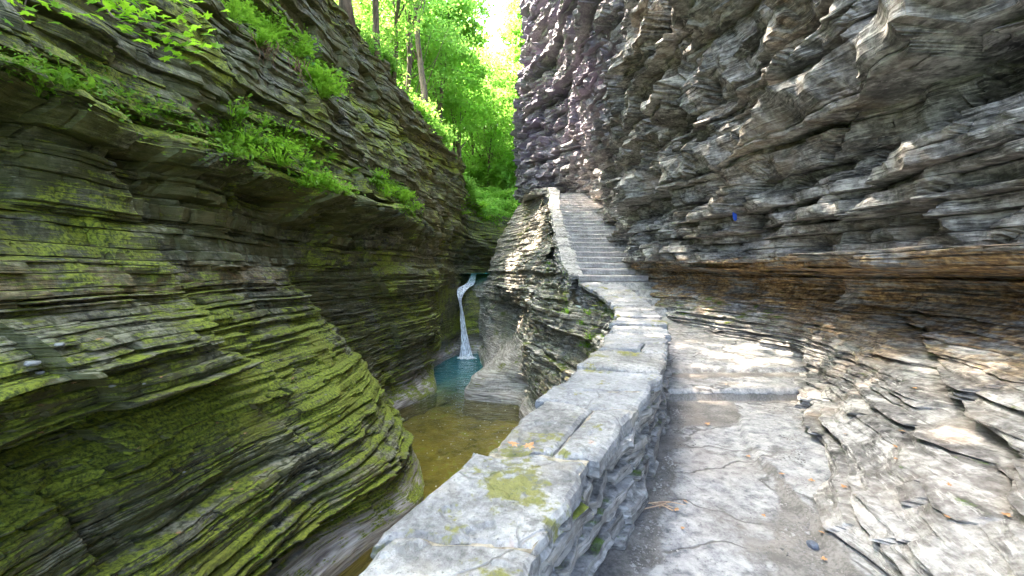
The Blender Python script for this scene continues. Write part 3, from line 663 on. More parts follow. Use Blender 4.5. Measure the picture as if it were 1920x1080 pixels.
# stair parapet
sp = empty('stair_parapet', (1.5, 12, 1.2)); tag(sp, 'narrow stone kerb wall climbing along the left edge of the stairs', 'wall')
SY = np.array([11.2, 12.2, 14.5, 17, 19.5, 21.8, 22.6])
so = np.stack([np.interp(SY, [11, 22], [1.36, 1.84]), SY], -1); so[0] = (1.5, 11.1); so[-1] = (1.15, 23.3)
si = np.stack([np.interp(SY, [11, 22], [1.80, 2.28]), SY], -1); si[0] = (1.82, 11.1); si[-1] = (1.75, 23.6)
SH = Z0+(Z1-Z0)*(SY-Y0)/(Y1-Y0)+.10; SH[0] = 1.42; SH[-1] = 6.0; SH[-2] = 5.75
_su = np.linspace(0, len(SY)-1, 1500); _sm = (cr_rows(so, _su)+cr_rows(si, _su))/2
_sa = np.r_[0, np.cumsum(np.linalg.norm(np.diff(_sm, axis=0), axis=1))]; SL = _sa[-1]
def sp_xy(s, w):
    u = np.atleast_1d(np.interp(s, _sa, _su)); o = cr_rows(so, u); i = cr_rows(si, u); w = np.atleast_1d(w)[:, None]; return o*(1-w)+i*w
def sp_h(s): return np.interp(np.interp(s, _sa, _su), np.arange(len(SY)), SH)
masonry('outer_face', so, 1, 41, -1.3, sp, hs=SH, spacing=(.04,.004), A_c=.07, attr=lambda X, Y, Z, A: dict(moss=.25+.3*fbm(X, Y, Z, 2)))
masonry('inner_face', si, -1, 43, -.7, sp, hs=SH, spacing=(.04,.004), attr=None)
s = 0; k = 0
while s < SL-.2:
    e = min(SL, s+rr.uniform(.35, .65))
    slab(s, e, -.03, 1.03, k+40, k+41, rr.uniform(-.02, .025), 500+k, sp_xy, sp_h, .45, M['masonry'], sp, step=.06, th=.10, rag=.05)
    s = e; k += 1
# end pillar
def rock(name, c, size, mat, seed, sub=3, flat=1.0, par=None):
    import bmesh
    bm = bmesh.new(); bmesh.ops.create_icosphere(bm, subdivisions=sub, radius=1)
    V = np.array([v.co[:] for v in bm.verts]); n = fbm(V[:, 0]*1.3+seed, V[:, 1]*1.3, V[:, 2]*1.3, 3)
    V = V*(1+.28*n)[:, None]
    V = np.sign(V)*np.abs(V)**.8*np.array(size)
    for v, p in zip(bm.verts, V): v.co = p
    me = bpy.data.meshes.new(name); bm.to_mesh(me); bm.free(); me.materials.append(mat)
    o = bpy.data.objects.new(name, me); C.objects.link(o); o.location = c
    if par: setp(o, par)
    return o

# ------------------------------------------------------------------ WATER
def grid(name, x0, x1, y0, y1, d, zf, mat, smooth=True):
    xs = np.arange(x0, x1+d, d); ys = np.arange(y0, y1+d, d); X, Y = np.meshgrid(xs, ys); Z = zf(X, Y)
    idx = np.arange(X.size).reshape(X.shape)
    q = np.stack([idx[:-1, :-1], idx[:-1, 1:], idx[1:, 1:], idx[1:, :-1]], -1).reshape(-1, 4)
    return mesh_np(name, np.stack([X, Y, Z], -1).reshape(-1, 3), q, mat, None, None, smooth)
struct(grid('pool_water', -6, 3, -5, 24.2, .15, lambda X, Y: WATER+.006*fbm(X*2, Y*2, 0, 2)*sst(8, 20, Y), M['water']))
struct(grid('stream_bed', -6.5, 3.5, -5.5, 24.6, .08, lambda X, Y: -3.42+.10*np.floor(2*fbm(X*.5, Y*.35, 0, 3))/2+.04*fbm(X*2, Y*2, 3, 3)-.8*sst(15, 19, Y), M['bed']))
struct(grid('stream_water', -4, .5, 23.9, 36, .1, lambda X, Y: 1.36+.01*fbm(X*2, Y*2), M['water']))
def ribbon(name, pts, mat, label=None, cols=22):
    # pts: (x,y,z,width)
    P = np.array(pts, float); us = np.linspace(0, len(P)-1, 90)
    c = np.stack([cr_rows(P[:, :2], us)[:, 0], cr_rows(P[:, :2], us)[:, 1], cr_rows(P[:, 2:4], us)[:, 0]], -1); w = cr_rows(P[:, 2:4], us)[:, 1]
    t = np.linspace(-1, 1, cols); V = np.zeros((90, cols, 3))
    V[..., 0] = c[:, None, 0]+w[:, None]*.5*t[None]*(1+.18*perlin(c[:, 2]*2.5, 1.0)[:, None]); V[..., 1] = c[:, None, 1]-.12*np.sqrt(np.clip(1-t[None]**2, 0, 1)); V[..., 2] = c[:, None, 2]
    n = perlin(V[..., 0]*14, V[..., 2]*1.5, 5.0); V[..., 1] += .05*n; V[..., 0] += .012*perlin(V[..., 2]*1.5, 3.0, t[None]*2)
    idx = np.arange(90*cols).reshape(90, cols); q = np.stack([idx[:-1, :-1], idx[:-1, 1:], idx[1:, 1:], idx[1:, :-1]], -1).reshape(-1, 4)
    return mesh_np(name, V.reshape(-1, 3), q, mat, None, None, True)
def pz(px, py, Y, w): x, y, z = at(px, py, Y); return (x, y, z, w*Y/F)
wf = empty('waterfall', at(872, 668, 22.2)); tag(wf, 'thin white waterfall dropping through the narrow slot into the pool', 'waterfall')
wr = random.Random(4)
def strands(name, pts, n, spread):
    VV = []; QQ = []; b = 0
    for k in range(n):
        f = wr.uniform(-.5, .5); pp = []
        for (x, y, z, w) in pts: pp.append((x+f*w*spread+wr.gauss(0, .008), y-.03-wr.random()*.10, z, w*wr.uniform(.10, .26)))
        o = ribbon('tmp', pp, M['fall'], cols=7); me = o.data; co_ = np.zeros(len(me.vertices)*3, np.float32); me.vertices.foreach_get('co', co_)
        q_ = np.zeros(len(me.polygons)*4, np.int32); me.loops.foreach_get('vertex_index', q_)
        VV.append(co_.reshape(-1, 3)); QQ.append(q_.reshape(-1, 4)+b); b += len(me.vertices); bpy.data.objects.remove(o)
    o = ribbon('tmp', [(x, y+.03, z, w*.4) for (x, y, z, w) in pts], M['fall'], cols=22); me = o.data; co_ = np.zeros(len(me.vertices)*3, np.float32); me.vertices.foreach_get('co', co_)
    q_ = np.zeros(len(me.polygons)*4, np.int32); me.loops.foreach_get('vertex_index', q_); VV.append(co_.reshape(-1, 3)); QQ.append(q_.reshape(-1, 4)+b); bpy.data.objects.remove(o)
    return mesh_np(name, np.concatenate(VV), np.concatenate(QQ), M['fall'], None, None, True)
setp(strands('cascade', [pz(890,514,27,9), pz(888,514,25.2,12), pz(885,527,24.4,15), pz(879,534,24,21), pz(868,541,23.6,23), pz(863,552,23.2,14), pz(863,562,23.0,7)], 14, 1.0), wf)
setp(strands('plume', [pz(863,560,23.0,4), pz(865,575,22.8,3), pz(867,592,22.7,6), pz(870,620,22.5,9), pz(873,645,22.3,14), pz(874,672,22.1,25)], 22, 1.0), wf)
# foam ring
V = [(-2.3, 21.9, WATER+.035)]; nn = 60
for j in range(1, 9):
    for i in range(nn):
        a = 2*math.pi*i/nn; r = .5*j/8*(1+.5*float(perlin(math.cos(a)*3, math.sin(a)*3, j*.15)))
        V.append((-2.3+r*math.cos(a), 21.8+.75*r*math.sin(a), WATER+.012+.07*(1-j/8)+.02*float(perlin(r*12, a*5))))
Fs = [(0, 1+i, 1+(i+1) % nn) for i in range(nn)]
for j in range(7):
    for i in range(nn): Fs.append((1+j*nn+i, 1+(j+1)*nn+i, 1+(j+1)*nn+(i+1) % nn, 1+j*nn+(i+1) % nn))
setp(mesh_py('foam', V, Fs, M['fall'], None, True), wf)

rs3 = np.random.RandomState(9); V = []; Fs = []
for i in range(260):
    y = rs3.uniform(8, 21); x = rs3.uniform(-3.6, .4); rr_ = .008+.014*rs3.random_sample(); b = len(V)
    for k in range(7): V.append((x+rr_*math.cos(k*.9), y+rr_*math.sin(k*.9)*1.3, WATER+.016))
    Fs.append(tuple(range(b, b+7)))
tag(mesh_py('foam_flecks', V, Fs, simple_mat('foam_fleck', (.5,.48,.42), (.7,.68,.62), 5)), 'pale foam flecks drifting on the olive pool', 'foam', kind='stuff')

# ------------------------------------------------------------------ HILLSIDES
def hill_z(X, Y):
    rim = np.interp(Y, [-10, 10, 15, 18, 21, 26, 30, 34, 60], [12.4, 12.0, 11, 9.8, 8.9, 7.4, 6, 4.9, 6])
    xr = np.interp(Y, [-10, 10, 15, 18, 21, 26, 30, 34, 60], [-7.0, -6.7, -6.2, -5.3, -4.6, -3.3, -3.2, -.9, -2])
    d = np.maximum(0, xr-X)
    z = rim-.1+d*.62+.3*fbm(X*.2, Y*.2, 0, 3)*np.minimum(1, d)
    z = np.where(Y > 33, np.maximum(z, 4.9+(Y-33)*.34+.03*np.maximum(0, Y-33)**1.2), z)
    return z, xr
xs = np.arange(-60, 30, .5); ys = np.arange(-12, 130, .5)
GX, GY = np.meshgrid(xs, ys); GZ, XR = hill_z(GX, GY)
idx = np.arange(GX.size).reshape(GX.shape)
q = np.stack([idx[:-1, :-1], idx[:-1, 1:], idx[1:, 1:], idx[1:, :-1]], -1)
ok = ((GX < XR+.15) | (GY > 33.6))
ok = ok[:-1, :-1] & ok[:-1, 1:] & ok[1:, :-1] & ok[1:, 1:]
GXs = np.minimum(GX, np.where(GY > 33.6, 99, XR-.05))
struct(mesh_np('hillside', np.stack([GX, GY, GZ], -1).reshape(-1, 3), q[ok], M['soil'], None, None, True))
# right plateau behind the overhanging cliff's top, and the far ground sheet
struct(grid('hillside', 2.5, 60, -12, 60, 1.0, lambda X, Y: 19.4+(X-3)*.4+.3*fbm(X*.2, Y*.2), M['soil']))
struct(grid('ground', -400, 400, -400, 400, 20, lambda X, Y: -6.0+0*X, M['soil']))

# ------------------------------------------------------------------ LEAVES
def leaves(centers, normals, sizes, rs, kind='diamond'):
    n = len(centers); nn = normals/ (np.linalg.norm(normals, axis=1)[:, None]+1e-9)
    r = rs.normal(size=(n, 3)); t = np.cross(nn, r); t /= np.linalg.norm(t, axis=1)[:, None]+1e-9; b = np.cross(nn, t)
    s = sizes[:, None]
    p0 = centers-t*s*.55; p1 = centers+b*s*.36+nn*s*.06-t*s*.05; p2 = centers+t*s*.6-nn*s*.12; p3 = centers-b*s*.36+nn*s*.06-t*s*.05
    V = np.stack([p0, p1, p2, p3], 1).reshape(-1, 3); q = np.arange(n*4).reshape(n, 4)
    return V, q
def crown(seed, n, rad, hgt, size, nclump=70, spread=.16, flat=.35):
    rs = np.random.RandomState(seed)
    d = rs.normal(size=(nclump, 3)); d /= np.linalg.norm(d, axis=1)[:, None]
    r = rs.random_sample(nclump)**.45
    cc = d*r[:, None]*np.array([rad, rad, hgt/2])
    cc += rs.normal(size=cc.shape)*rad*.08
    wgt = rs.random_sample(nclump)+.3; ci = rs.choice(nclump, n, p=wgt/wgt.sum())
    off = rs.normal(size=(n, 3))*rad*spread; off[:, 2] *= flat
    P = cc[ci]+off
    nrm = rs.normal(size=(n, 3))*.6; nrm[:, 2] += .9
    return leaves(P, nrm, size*(.6+.8*rs.random_sample(n)), rs), cc
def trunk_mesh(seed, h, r0, cc, base_h, lean=(0, 0)):
    r = random.Random(seed); V = []; Fs = []; pts = []; rad = []
    n = 9
    for i in range(n):
        t = i/(n-1); pts.append((lean[0]*t*h+.12*r.uniform(-1, 1)*t*2, lean[1]*t*h+.12*r.uniform(-1, 1)*t*2, h*t)); rad.append(r0*(1-.75*t)*(1.35 if i == 0 else 1))
    tube(pts, rad, 8, V, Fs)
    for k in range(min(len(cc), 22)):
        tz = r.uniform(.35, .95); i = int(tz*(n-1)); p = np.array(pts[i]); e = np.array(cc[k])+np.array([lean[0]*h, lean[1]*h, base_h])
        m = p*.5+e*.5+np.array([0, 0, -.1*np.linalg.norm(e-p)])
        tube([p, p*.6+m*.4, m, e], [rad[i]*.45, rad[i]*.32, rad[i]*.2, rad[i]*.06], 5, V, Fs)
    return V, Fs
kinds = []
def tree_proto(seed, h, r0, rad, ch, n, size, mat, lean=(0, 0), bh=None, **kw):
    (V, q), cc = crown(seed, n, rad, ch, size, **kw)
    bh = h-ch*.25 if bh is None else bh
    V = V+np.array([lean[0]*h, lean[1]*h, bh])
    e = empty('broadleaf_tree')
    mesh_np('crown', V, q, mat, e)
    tV, tF = trunk_mesh(seed, h, r0, cc, bh, lean)
    mesh_py('trunk', tV, tF, M['bark'], e, True)
    return e
def copy_tree(o):
    c = o.copy(); C.objects.link(c)
    for ch in list(o.children):
        k = ch.copy(); C.objects.link(k); k.parent = c; k.matrix_parent_inverse = ch.matrix_parent_inverse
    return c
PRO = [tree_proto(1, 10, .20, 3.6, 8, 5200, .21, M['leaf'], (.05, 0)),
       tree_proto(2, 8, .12, 3.0, 8, 4300, .2, M['leaf'], (-.08, .02)),
       tree_proto(3, 12, .24, 4.2, 10, 6600, .23, M['leaf'], (.1, -.03)),
       tree_proto(4, 9, .16, 2.6, 9, 5500, .2, M['leaf_dark'], (0, 0), flat=.25)]
PRO.append(tree_proto(6, 20, .22, 4.6, 17, 15000, .27, M['leaf'], (.0, 0), nclump=110, spread=.13)); PRO.append(tree_proto(7, 18, .2, 3.8, 15, 12000, .25, M['leaf'], (.03, 0), nclump=90, spread=.13))
PRO.append(tree_proto(8, 15, .24, 3.0, 6, 4200, .2, M['leaf'], (.12, 0), bh=13.5)); PRO.append(tree_proto(9, 14, .17, 2.6, 6, 3600, .2, M['leaf'], (-.06, .02), bh=12.5))
used = [False]*8
SPOTS = [  # px, py of the trunk foot, depth, kind, scale, label
 (708,100,18.5,7,1.0,'thin leaning pale-barked tree rising at the left cliff rim', 0.06),
 (762,185,21.5,7,.8,'slim upright young tree just behind the left rim', .02),
 (806,165,24.5,6,1.0,'dark leaning trunk in the middle of the wooded slope', .1),
 (655,20,16.5,6,1.0,'tree with a pale trunk at the top left corner of the woods', .0),
 (735,130,20,7,.7,'small slender tree with low green boughs on the rim', .0),
]
def put(k, loc, sc, rz, label, group='broadleaf trees crowding the slopes above the gorge', tilt=(0, 0)):
    o = PRO[k] if not used[k] else copy_tree(PRO[k]); used[k] = True
    o.location = loc; o.scale = (sc, sc, sc); o.rotation_euler = (tilt[0], tilt[1], rz)
    tag(o, label, 'tree', group); return o
r = random.Random(3)
for (px, py, Y, k, sc, lab, t) in SPOTS:
    x, y, z = at(px, py, Y); hz, _ = hill_z(np.array([x]), np.array([y])); z = float(hz[0])-.15
    put(k, (x, y, z), sc, r.uniform(0, 6), lab, tilt=(0, t))
for i, (x, y, sc_) in enumerate([(-6.9,17.6,.8),(-6.3,20.2,.75),(-7.2,15.4,.85)]):  # low trees added to stop sun passing beneath the tall crowns
    hz, _ = hill_z(np.array([x]), np.array([y]))
    put(1, (x, y, float(hz[0])-.2), sc_, i*2.1, 'low leafy tree added at the left cliff rim to block sun under the tall crowns', 'low trees added at the left rim to block sun', tilt=(0, .1))
SLOPE = []
for (x, y) in [(-7,28),(-9,33),(-6.5,36),(-12,31),(-4.5,40),(-10,41),(-14,38),(-7.5,47),(-3,49),(-13,50),(-1,57),(-18,47),(-7,58),(-12,62),(-2,70),(-8,75),(-16,66),(-4,86),
               (2.5,40),(4,46),(3,56),(6,52),(1.5,64),(6,70),(0,80),(9,62),(-22,58),(-20,78),(-12,90),(5,90)]:
    hz, _ = hill_z(np.array([float(x)]), np.array([float(y)])); SLOPE.append((x, y, float(hz[0])-.2))
for (x, y) in [(4.2,38),(3.2,33.5),(2.9,43),(3.6,48),(5.5,42),(6.4,50),(-5.5,33),(-6,44),(-8.5,37),(-11,45),(-4.6,52),(-9,54),(-15,54),(3,60),(-3.5,62),(7,60),(-2.6,45)]:
    hz, _ = hill_z(np.array([float(x)]), np.array([float(y)])); SLOPE.append((x, y, float(hz[0])-.2))
TALL = {(4.2,38):.95, (3.2,33.5):.75, (2.9,43):.95, (3.6,48):1.15, (5.5,42):1.1, (6.4,50):1.1, (-6,44):.9, (-11,45):1.0, (-5.5,33):.8}
for i, (x, y, z) in enumerate(SLOPE):
    k = [0, 2, 1, 0, 2, 3, 1, 0][i % 8]; sc = r.uniform(.95, 1.4)
    if (x, y) in TALL: sc = TALL[(x, y)]; k = 4+i % 2
    put(k, (x, y, z), sc, r.uniform(0, 6), 'broad green tree, one of those crowding the wooded slope beyond the gorge', 'trees on the far wooded slope')
# out-of-view trees added over the left cliff so their crowns shade the gorge
for i, (x, y) in enumerate([(-9,-6),(-8.5,-1),(-9,4.5),(-8.6,9.0),(-8.8,14),(-8.3,18.5)]):
    hz, _ = hill_z(np.array([float(x)]), np.array([float(y)]))
    put([2, 0][i % 2], (x, y, float(hz[0])-.2), 1.25, i*1.1, 'tall broad tree added out of view above the cliff rim, its crown shading the gorge', 'unseen rim trees added for shade', tilt=(0, .28))

# bushes: low green masses on the rims (things)
def bush_proto(seed, n, rad, h, size, mat):
    (V, q), cc = crown(seed, n, rad, h, size, nclump=30, spread=.22, flat=.5)
    V = V+np.array([0, 0, h*.4]); e = empty('shrub'); mesh_np('foliage', V, q, mat, e)
    tV, tF = [], []
    for k in range(7): c = cc[k]+np.array([0, 0, h*.4]); tube([(0, 0, -.1), c*.5, c], [.03, .02, .006], 5, tV, tF)
    mesh_py('stem', tV, tF, M['bark'], e)
    return e
BU = [bush_proto(31, 2600, 1.1, 1.5, .15, M['leaf']), bush_proto(32, 3200, 1.5, 1.6, .17, M['leaf'])]
bused = [False, False]
bl = []
for i in range(30):
    Y = 17+i*.75; xr = float(hill_z(np.array([0.]), np.array([Y]))[1][0]); bl.append((xr-r.uniform(.6, 2.2), Y))
for i in range(70): bl.append((r.uniform(-6, 2.5), 35+22*r.random()**1.3))
nb_ = len(bl)
for i in range(34): bl.append((r.uniform(-9, 3.5), r.uniform(46, 78)))
for i, (x, y) in enumerate(bl):
    k = i % 2; o = BU[k] if not bused[k] else copy_tree(BU[k]); bused[k] = True
    hz, _ = hill_z(np.array([float(x)]), np.array([float(y)])); sc = r.uniform(.6, 1.1)*(3.0 if i >= nb_ else 1)
    o.location = (x, y, float(hz[0])-.1); o.scale = (sc, sc, sc*.9); o.rotation_euler = (0, 0, r.uniform(0, 6))
    tag(o, 'bright green bush among the undergrowth along the wooded rim', 'bush', 'bushes of the undergrowth along the wooded rim')

# ------------------------------------------------------------------ raycast helper for planting
bpy.context.view_layer.update()
from mathutils import Vector
from mathutils.bvhtree import BVHTree
def bvh_of(o):
    me = o.data; n = len(me.vertices); co = np.zeros(n*3, np.float32); me.vertices.foreach_get('co', co)
    m = len(me.polygons); li = np.zeros(m*4, np.int32); me.loops.foreach_get('vertex_index', li)
    return BVHTree.FromPolygons([tuple(v) for v in co.reshape(-1, 3).tolist()], [tuple(f) for f in li.reshape(-1, 4).tolist()])
cl = [o for o in bpy.data.objects if o.name.startswith('cliff')]
cl.sort(key=lambda o: o.name)
BL = bvh_of(cl[0]); BR = bvh_of(cl[2]); BC = bvh_of(cl[1])
BP = bvh_of(bpy.data.objects['path'])
def hit(px, py, bv):
    d = Vector(((px-960)/F, 1, -(py-HY)/F)).normalized(); h = bv.ray_cast(Vector((0, 0, EYE)), d, 80)
    return h[0], h[1]

# ------------------------------------------------------------------ ferns and herbs on the ledges
def fern_proto(seed, nf, ln, mat, name='fern'):
    rs = np.random.RandomState(seed); Cs = []; Ns = []; Ss = []
    V = []; Q = []
    for f in range(nf):
        az = rs.uniform(0, 2*math.pi); L_ = ln*rs.uniform(.6, 1.1); el = rs.uniform(.5, 1.2)
        m = 12; prev = None
        for i in range(m):
            t = i/(m-1); rr_ = L_*t*math.cos(el*(1-.3*t)); z = L_*math.sin(el)*t-.55*L_*t*t
            p = np.array([rr_*math.cos(az), rr_*math.sin(az), z])
            side = np.array([-math.sin(az), math.cos(az), 0]); fw = np.array([math.cos(az), math.sin(az), -.3*t])
            w = L_*.24*math.sin(math.pi*min(1, .12+.88*t))**.7*(1-t*.5)
            for sg in (-1, 1):
                tip = p+side*sg*w+fw*w*.35-np.array([0, 0, w*.25]); hw = L_/m*.42
                b = len(V); V += [p-fw*hw, tip-fw*hw*.25, tip+fw*hw*.25, p+fw*hw]; Q.append((b, b+1, b+2, b+3))
    return mesh_np(name, np.array(V), np.array(Q), mat)
def herb_proto(seed, n, rad, h, size, mat, name='leafy_plant'):
    rs = np.random.RandomState(seed)
    P = rs.normal(size=(n, 3))*np.array([rad*.5, rad*.5, h*.3]); P[:, 2] = np.abs(P[:, 2])+h*.15
    nrm = rs.normal(size=(n, 3))*.4; nrm[:, 2] += 1; nrm[:, 0] += .4
    V, q = leaves(P, nrm, size*(.6+.7*rs.random_sample(n)), rs)
    SV = []; SQ = []
    for i, p in enumerate(P):
        d = np.array([-p[1], p[0], 0])/(np.hypot(p[0], p[1])+1e-6)*.003; b = len(V)+len(SV)
        o = np.array([.01*math.cos(i), .01*math.sin(i), -.03]); SV += [o-d, o+d, p+d, p-d]; SQ.append((b, b+1, b+2, b+3))
    return mesh_np(name, np.concatenate([V, SV]), np.concatenate([q, SQ]), mat)
protos = [fern_proto(51, 9, .34, M['fern']), fern_proto(52, 12, .42, M['fern']), herb_proto(53, 55, .26, .28, .085, M['herb']), herb_proto(54, 80, .30, .35, .07, M['fern']), fern_proto(55, 7, .26, M['herb'])]
pus = [False]*5
def plant(k, loc, sc, label, cat, group):
    o = protos[k] if not pus[k] else protos[k].copy()
    if pus[k]: C.objects.link(o)
    pus[k] = True
    o.location = loc; o.scale = (sc,)*3; o.rotation_euler = (r.uniform(-.15, .15), r.uniform(.0, .3), r.uniform(0, 6.3)); tag(o, label, cat, group); return o
# pixel samples give where on the rock each plant roots; the ray finds the real ledge
def line_pts(pl, n, sx, sy):
    out = []
    for i in range(n):
        t = r.random()*(len(pl)-1); a = int(t); f = t-a; x = pl[a][0]*(1-f)+pl[a+1][0]*f; y = pl[a][1]*(1-f)+pl[a+1][1]*f
        out.append((x+r.gauss(0, sx), y+r.gauss(0, sy)))
    return out
def sow(pl, n, sx, sy, ks, sc, label, group, cat='plant', bv=None, minz=.12):
    for (x, y) in line_pts(pl, n, sx, sy):
        h, nm = hit(x, y, bv or BL)
        if h is None: continue
        k = r.choice(ks)
        d = math.hypot(h[0], h[1])
        plant(k, (h[0], h[1], h[2]-.02), sc*r.uniform(.7, 1.25), label, cat, group)
sow([(440,270),(520,260),(560,300),(600,340),(640,360)], 34, 22, 18, [2,3,0,1,3], 1.15, 'green fern or leafy herb in the thick clump at the end of the mossy ledge', 'ferns and herbs of the clump at the ledge end')
sow([(20,120),(120,130),(230,190),(330,230),(430,270)], 20, 22, 18, [0,4,4,2], .85, 'small fern rooted in the long mossy ledge on the left', 'ferns along the long mossy ledge')
sow([(440,20),(500,60),(560,100),(590,130),(610,180)], 38, 17, 15, [0,1,3,3], 1.5, 'bright fern or herb in the hanging clump high on the left cliff', 'ferns of the hanging clump high on the left cliff')
sow([(705,335),(735,350),(760,375),(772,400)], 20, 8, 7, [0,3,4], 1.25, 'fern hanging over the dark buttress in the middle of the left cliff', 'ferns on the dark middle buttress')
sow([(885,380),(900,400),(915,415),(940,400)], 14, 9, 9, [3,1], 1.6, 'leafy plant on the low far buttress below the woods', 'plants on the far buttress')
sow([(590,340),(620,350)], 6, 8, 6, [3,0], .9, 'small bright fern at the tip of the ledge clump', 'ferns and herbs of the ledge tip')
sow([(1000,470),(1130,640),(1110,600),(1060,560)], 12, 14, 12, [3], .5, 'tiny green plant growing on the grey face below the walkway', 'plants on the grey face below the walkway', bv=BC)
o = plant(1, hit(578,122,BL)[0] or (-5,11,7), .9, 'pale blue-green fern drooping at the lip of the upper clump', 'plant', None) if hit(578,122,BL)[0] else None
if o: o.data = o.data.copy(); o.data.materials[0] = M['fern_blue']; del o['group']

# low green cover between them: nobody could count it
def cover(name, polys, n, size, mat, label, bv):
    Cc = []; Nn = []
    rs = np.random.RandomState(77)
    for i in range(n):
        pl, sx, sy = polys[i % len(polys)]; (x, y), = line_pts(pl, 1, sx, sy)
        h, nm = hit(x, y, bv)
        if h is None: continue
        if h[2] < 2.6 : continue
        if nm.z < -.2: continue
        g = np.array(h)+rs.normal(size=3)*.05; g[2] += abs(rs.normal())*.05; Cc.append(g); v = rs.normal(size=3)*.5; v[2] += .8; v[0] += .4; Nn.append(v)
    Cc = np.array(Cc); V, q = leaves(Cc, np.array(Nn), size*(.5+rs.random_sample(len(Cc)))*np.clip(np.hypot(Cc[:, 0], Cc[:, 1])/8, .5, 3), rs)
    tag(mesh_np(name, V, q, mat), label, 'plants', kind='stuff')
cover('ground_cover', [([(0,120),(120,140),(230,195),(330,235),(430,280)], 25, 16), ([(440,10),(500,55),(560,105),(600,170)], 14, 14), ([(440,280),(520,280),(600,340)], 22, 18),
      ([(705,340),(740,355),(772,400)], 8, 6), ([(880,375),(905,400),(940,410)], 8, 10)], 12000, .05, M['herb'], 'low green moss, fern and weed cover on the rock ledges of the left cliff', BL)

# hanging roots
for (px, py, ln) in [(488,92,.6),(545,125,.7)]:
    h, nm = hit(px, py, BL)
    if h is None: continue
    V, Fs = [], []
    for k in range(16):
        x0 = h[0]+r.gauss(0, .14); y0 = h[1]+r.gauss(0, .14); l = ln*r.uniform(.6, 1.2)
        pts = [(x0+.12+.05*math.sin(i*1.3+k), y0+.04*math.cos(i+k), h[2]+.15-l*i/5) for i in range(6)]
        tube(pts, [.012, .011, .01, .008, .006, .003], 5, V, Fs)
    tag(mesh_py('hanging_roots', V, Fs, M['root']), 'reddish roots hanging below the upper fern clump, %s tuft' % ('left' if px < 500 else 'right'), 'roots')

# maple branch reaching in from the upper left
def maple_leaf(c, ax, up, s, V, Fs):
    pr = [(0,-.45),(.12,-.1),(.5,-.22),(.34,.02),(.55,.25),(.24,.22),(.2,.42),(0,.62),(-.2,.42),(-.24,.22),(-.55,.25),(-.34,.02),(-.5,-.22),(-.12,-.1)]
    t = np.array(ax); t /= np.linalg.norm(t); n = np.array(up); n = n-t*n.dot(t); n /= np.linalg.norm(n); b_ = np.cross(n, t)
    b = len(V); V.append(np.array(c)+n*s*.05)
    for (x, y) in pr: V.append(np.array(c)+b_*x*s+t*y*s-n*s*.18*abs(x))
    for i in range(len(pr)): Fs.append((b, b+1+i, b+1+(i+1) % len(pr)))
br = empty('maple_branch', at(-150, -330, 3.6)); tag(br, 'leafy maple branch with bright green leaves reaching in at the upper left', 'branch')
V, Fs, LV, LF = [], [], [], []
rs = random.Random(12)
tw = [([(-150,-330),(60,-200),(150,-60),(240,30),(335,80),(350,95)], 3.6), ([(150,-60),(250,-30),(330,0),(378,20)], 3.6), ([(240,30),(290,40),(340,60)], 3.55),
      ([(60,-200),(60,-60),(45,20)], 3.3), ([(60,-200),(220,-110),(350,-30),(395,10)], 3.8), ([(150,-60),(210,30),(262,58)], 3.5)]
for pl, Y in tw:
    pts = [at(x, y, Y+.12*math.sin(x*.02)) for x, y in pl]; tube(pts, [max(.003, .014*(1-i/(len(pts)))) for i in range(len(pts))], 5, V, Fs)
    for i in range(len(pts)-1):
        for k in range(9 if pl[i+1][1] > -40 else 4):
            f = rs.random(); p = np.array(pts[i])*(1-f)+np.array(pts[i+1])*f+np.array([rs.gauss(0, .09), rs.gauss(0, .14), rs.gauss(-.01, .05)])
            maple_leaf(p, (rs.gauss(.6, .5), rs.gauss(-.3, .6), rs.gauss(-.25, .2)), (rs.gauss(0, .3), rs.gauss(-.35, .3), 1), rs.uniform(.075, .12), LV, LF)
for (x0, y0, x1, y1) in [(60,0,160,15),(195,0,390,95),(230,10,380,50),(15,15,90,25)]:
    for k in range(26 if x0 in (195, 230) else 7):
        f = rs.random(); x = x0+(x1-x0)*f+rs.gauss(0, 18); y = y0+(y1-y0)*f+rs.gauss(0, 14)
        maple_leaf(at(x, y, 3.6+rs.gauss(0, .15)), (rs.gauss(.6, .5), rs.gauss(-.3, .6), rs.gauss(-.25, .2)), (rs.gauss(0, .3), rs.gauss(-.35, .3), 1), rs.uniform(.07, .115), LV, LF)
setp(mesh_py('twig', V, Fs, M['bark']), br); setp(mesh_py('foliage', LV, LF, M['maple']), br)

# ------------------------------------------------------------------ small loose things
def on(px, py, bv): h, n = hit(px, py, bv); return h
PEB = [(60,685,.055,'largest pale flat stone lying on the left mossy slope'),(112,648,.035,None),(210,725,.03,None),(270,720,.02,None),(600,960,.02,None),(622,975,.02,None),(490,880,.015,None),(610,740,.02,None),(635,780,.022,None),(520,700,.015,None),(345,885,.02,None),(75,700,.03,None)]
for i, (px, py, s, lab) in enumerate(PEB):
    h = on(px, py, BL)
    if h is None: continue
    o = rock('pebble', (h[0]+.01, h[1]-.01, h[2]+s*.3), (s*.9, s*.8, s*.4), M['pebble'], i*3.3, 2)
    tag(o, lab or 'small pale pebble lying on the mossy left slope', 'stone', None if lab else 'small pale pebbles on the mossy slope')
h = on(1524, 1026, BP)
if h: tag(rock('pebble', (h[0], h[1], h[2]+.012), (.028, .03, .018), M['blue_pebble'], 2, 2), 'small blue-grey slate pebble on the muddy path', 'stone')
# boulder on the wall's outer shoulder
tag(rock('boulder', at(1168, 612, 6.85), (.13, .12, .10), M['cap'], 8, 3), 'rounded grey boulder set on the outer edge of the wall at the bend', 'boulder')
tag(rock('boulder', at(1152, 634, 6.6), (.08, .09, .07), M['cap'], 9, 3), 'smaller stone beside the rounded boulder at the wall bend', 'boulder')
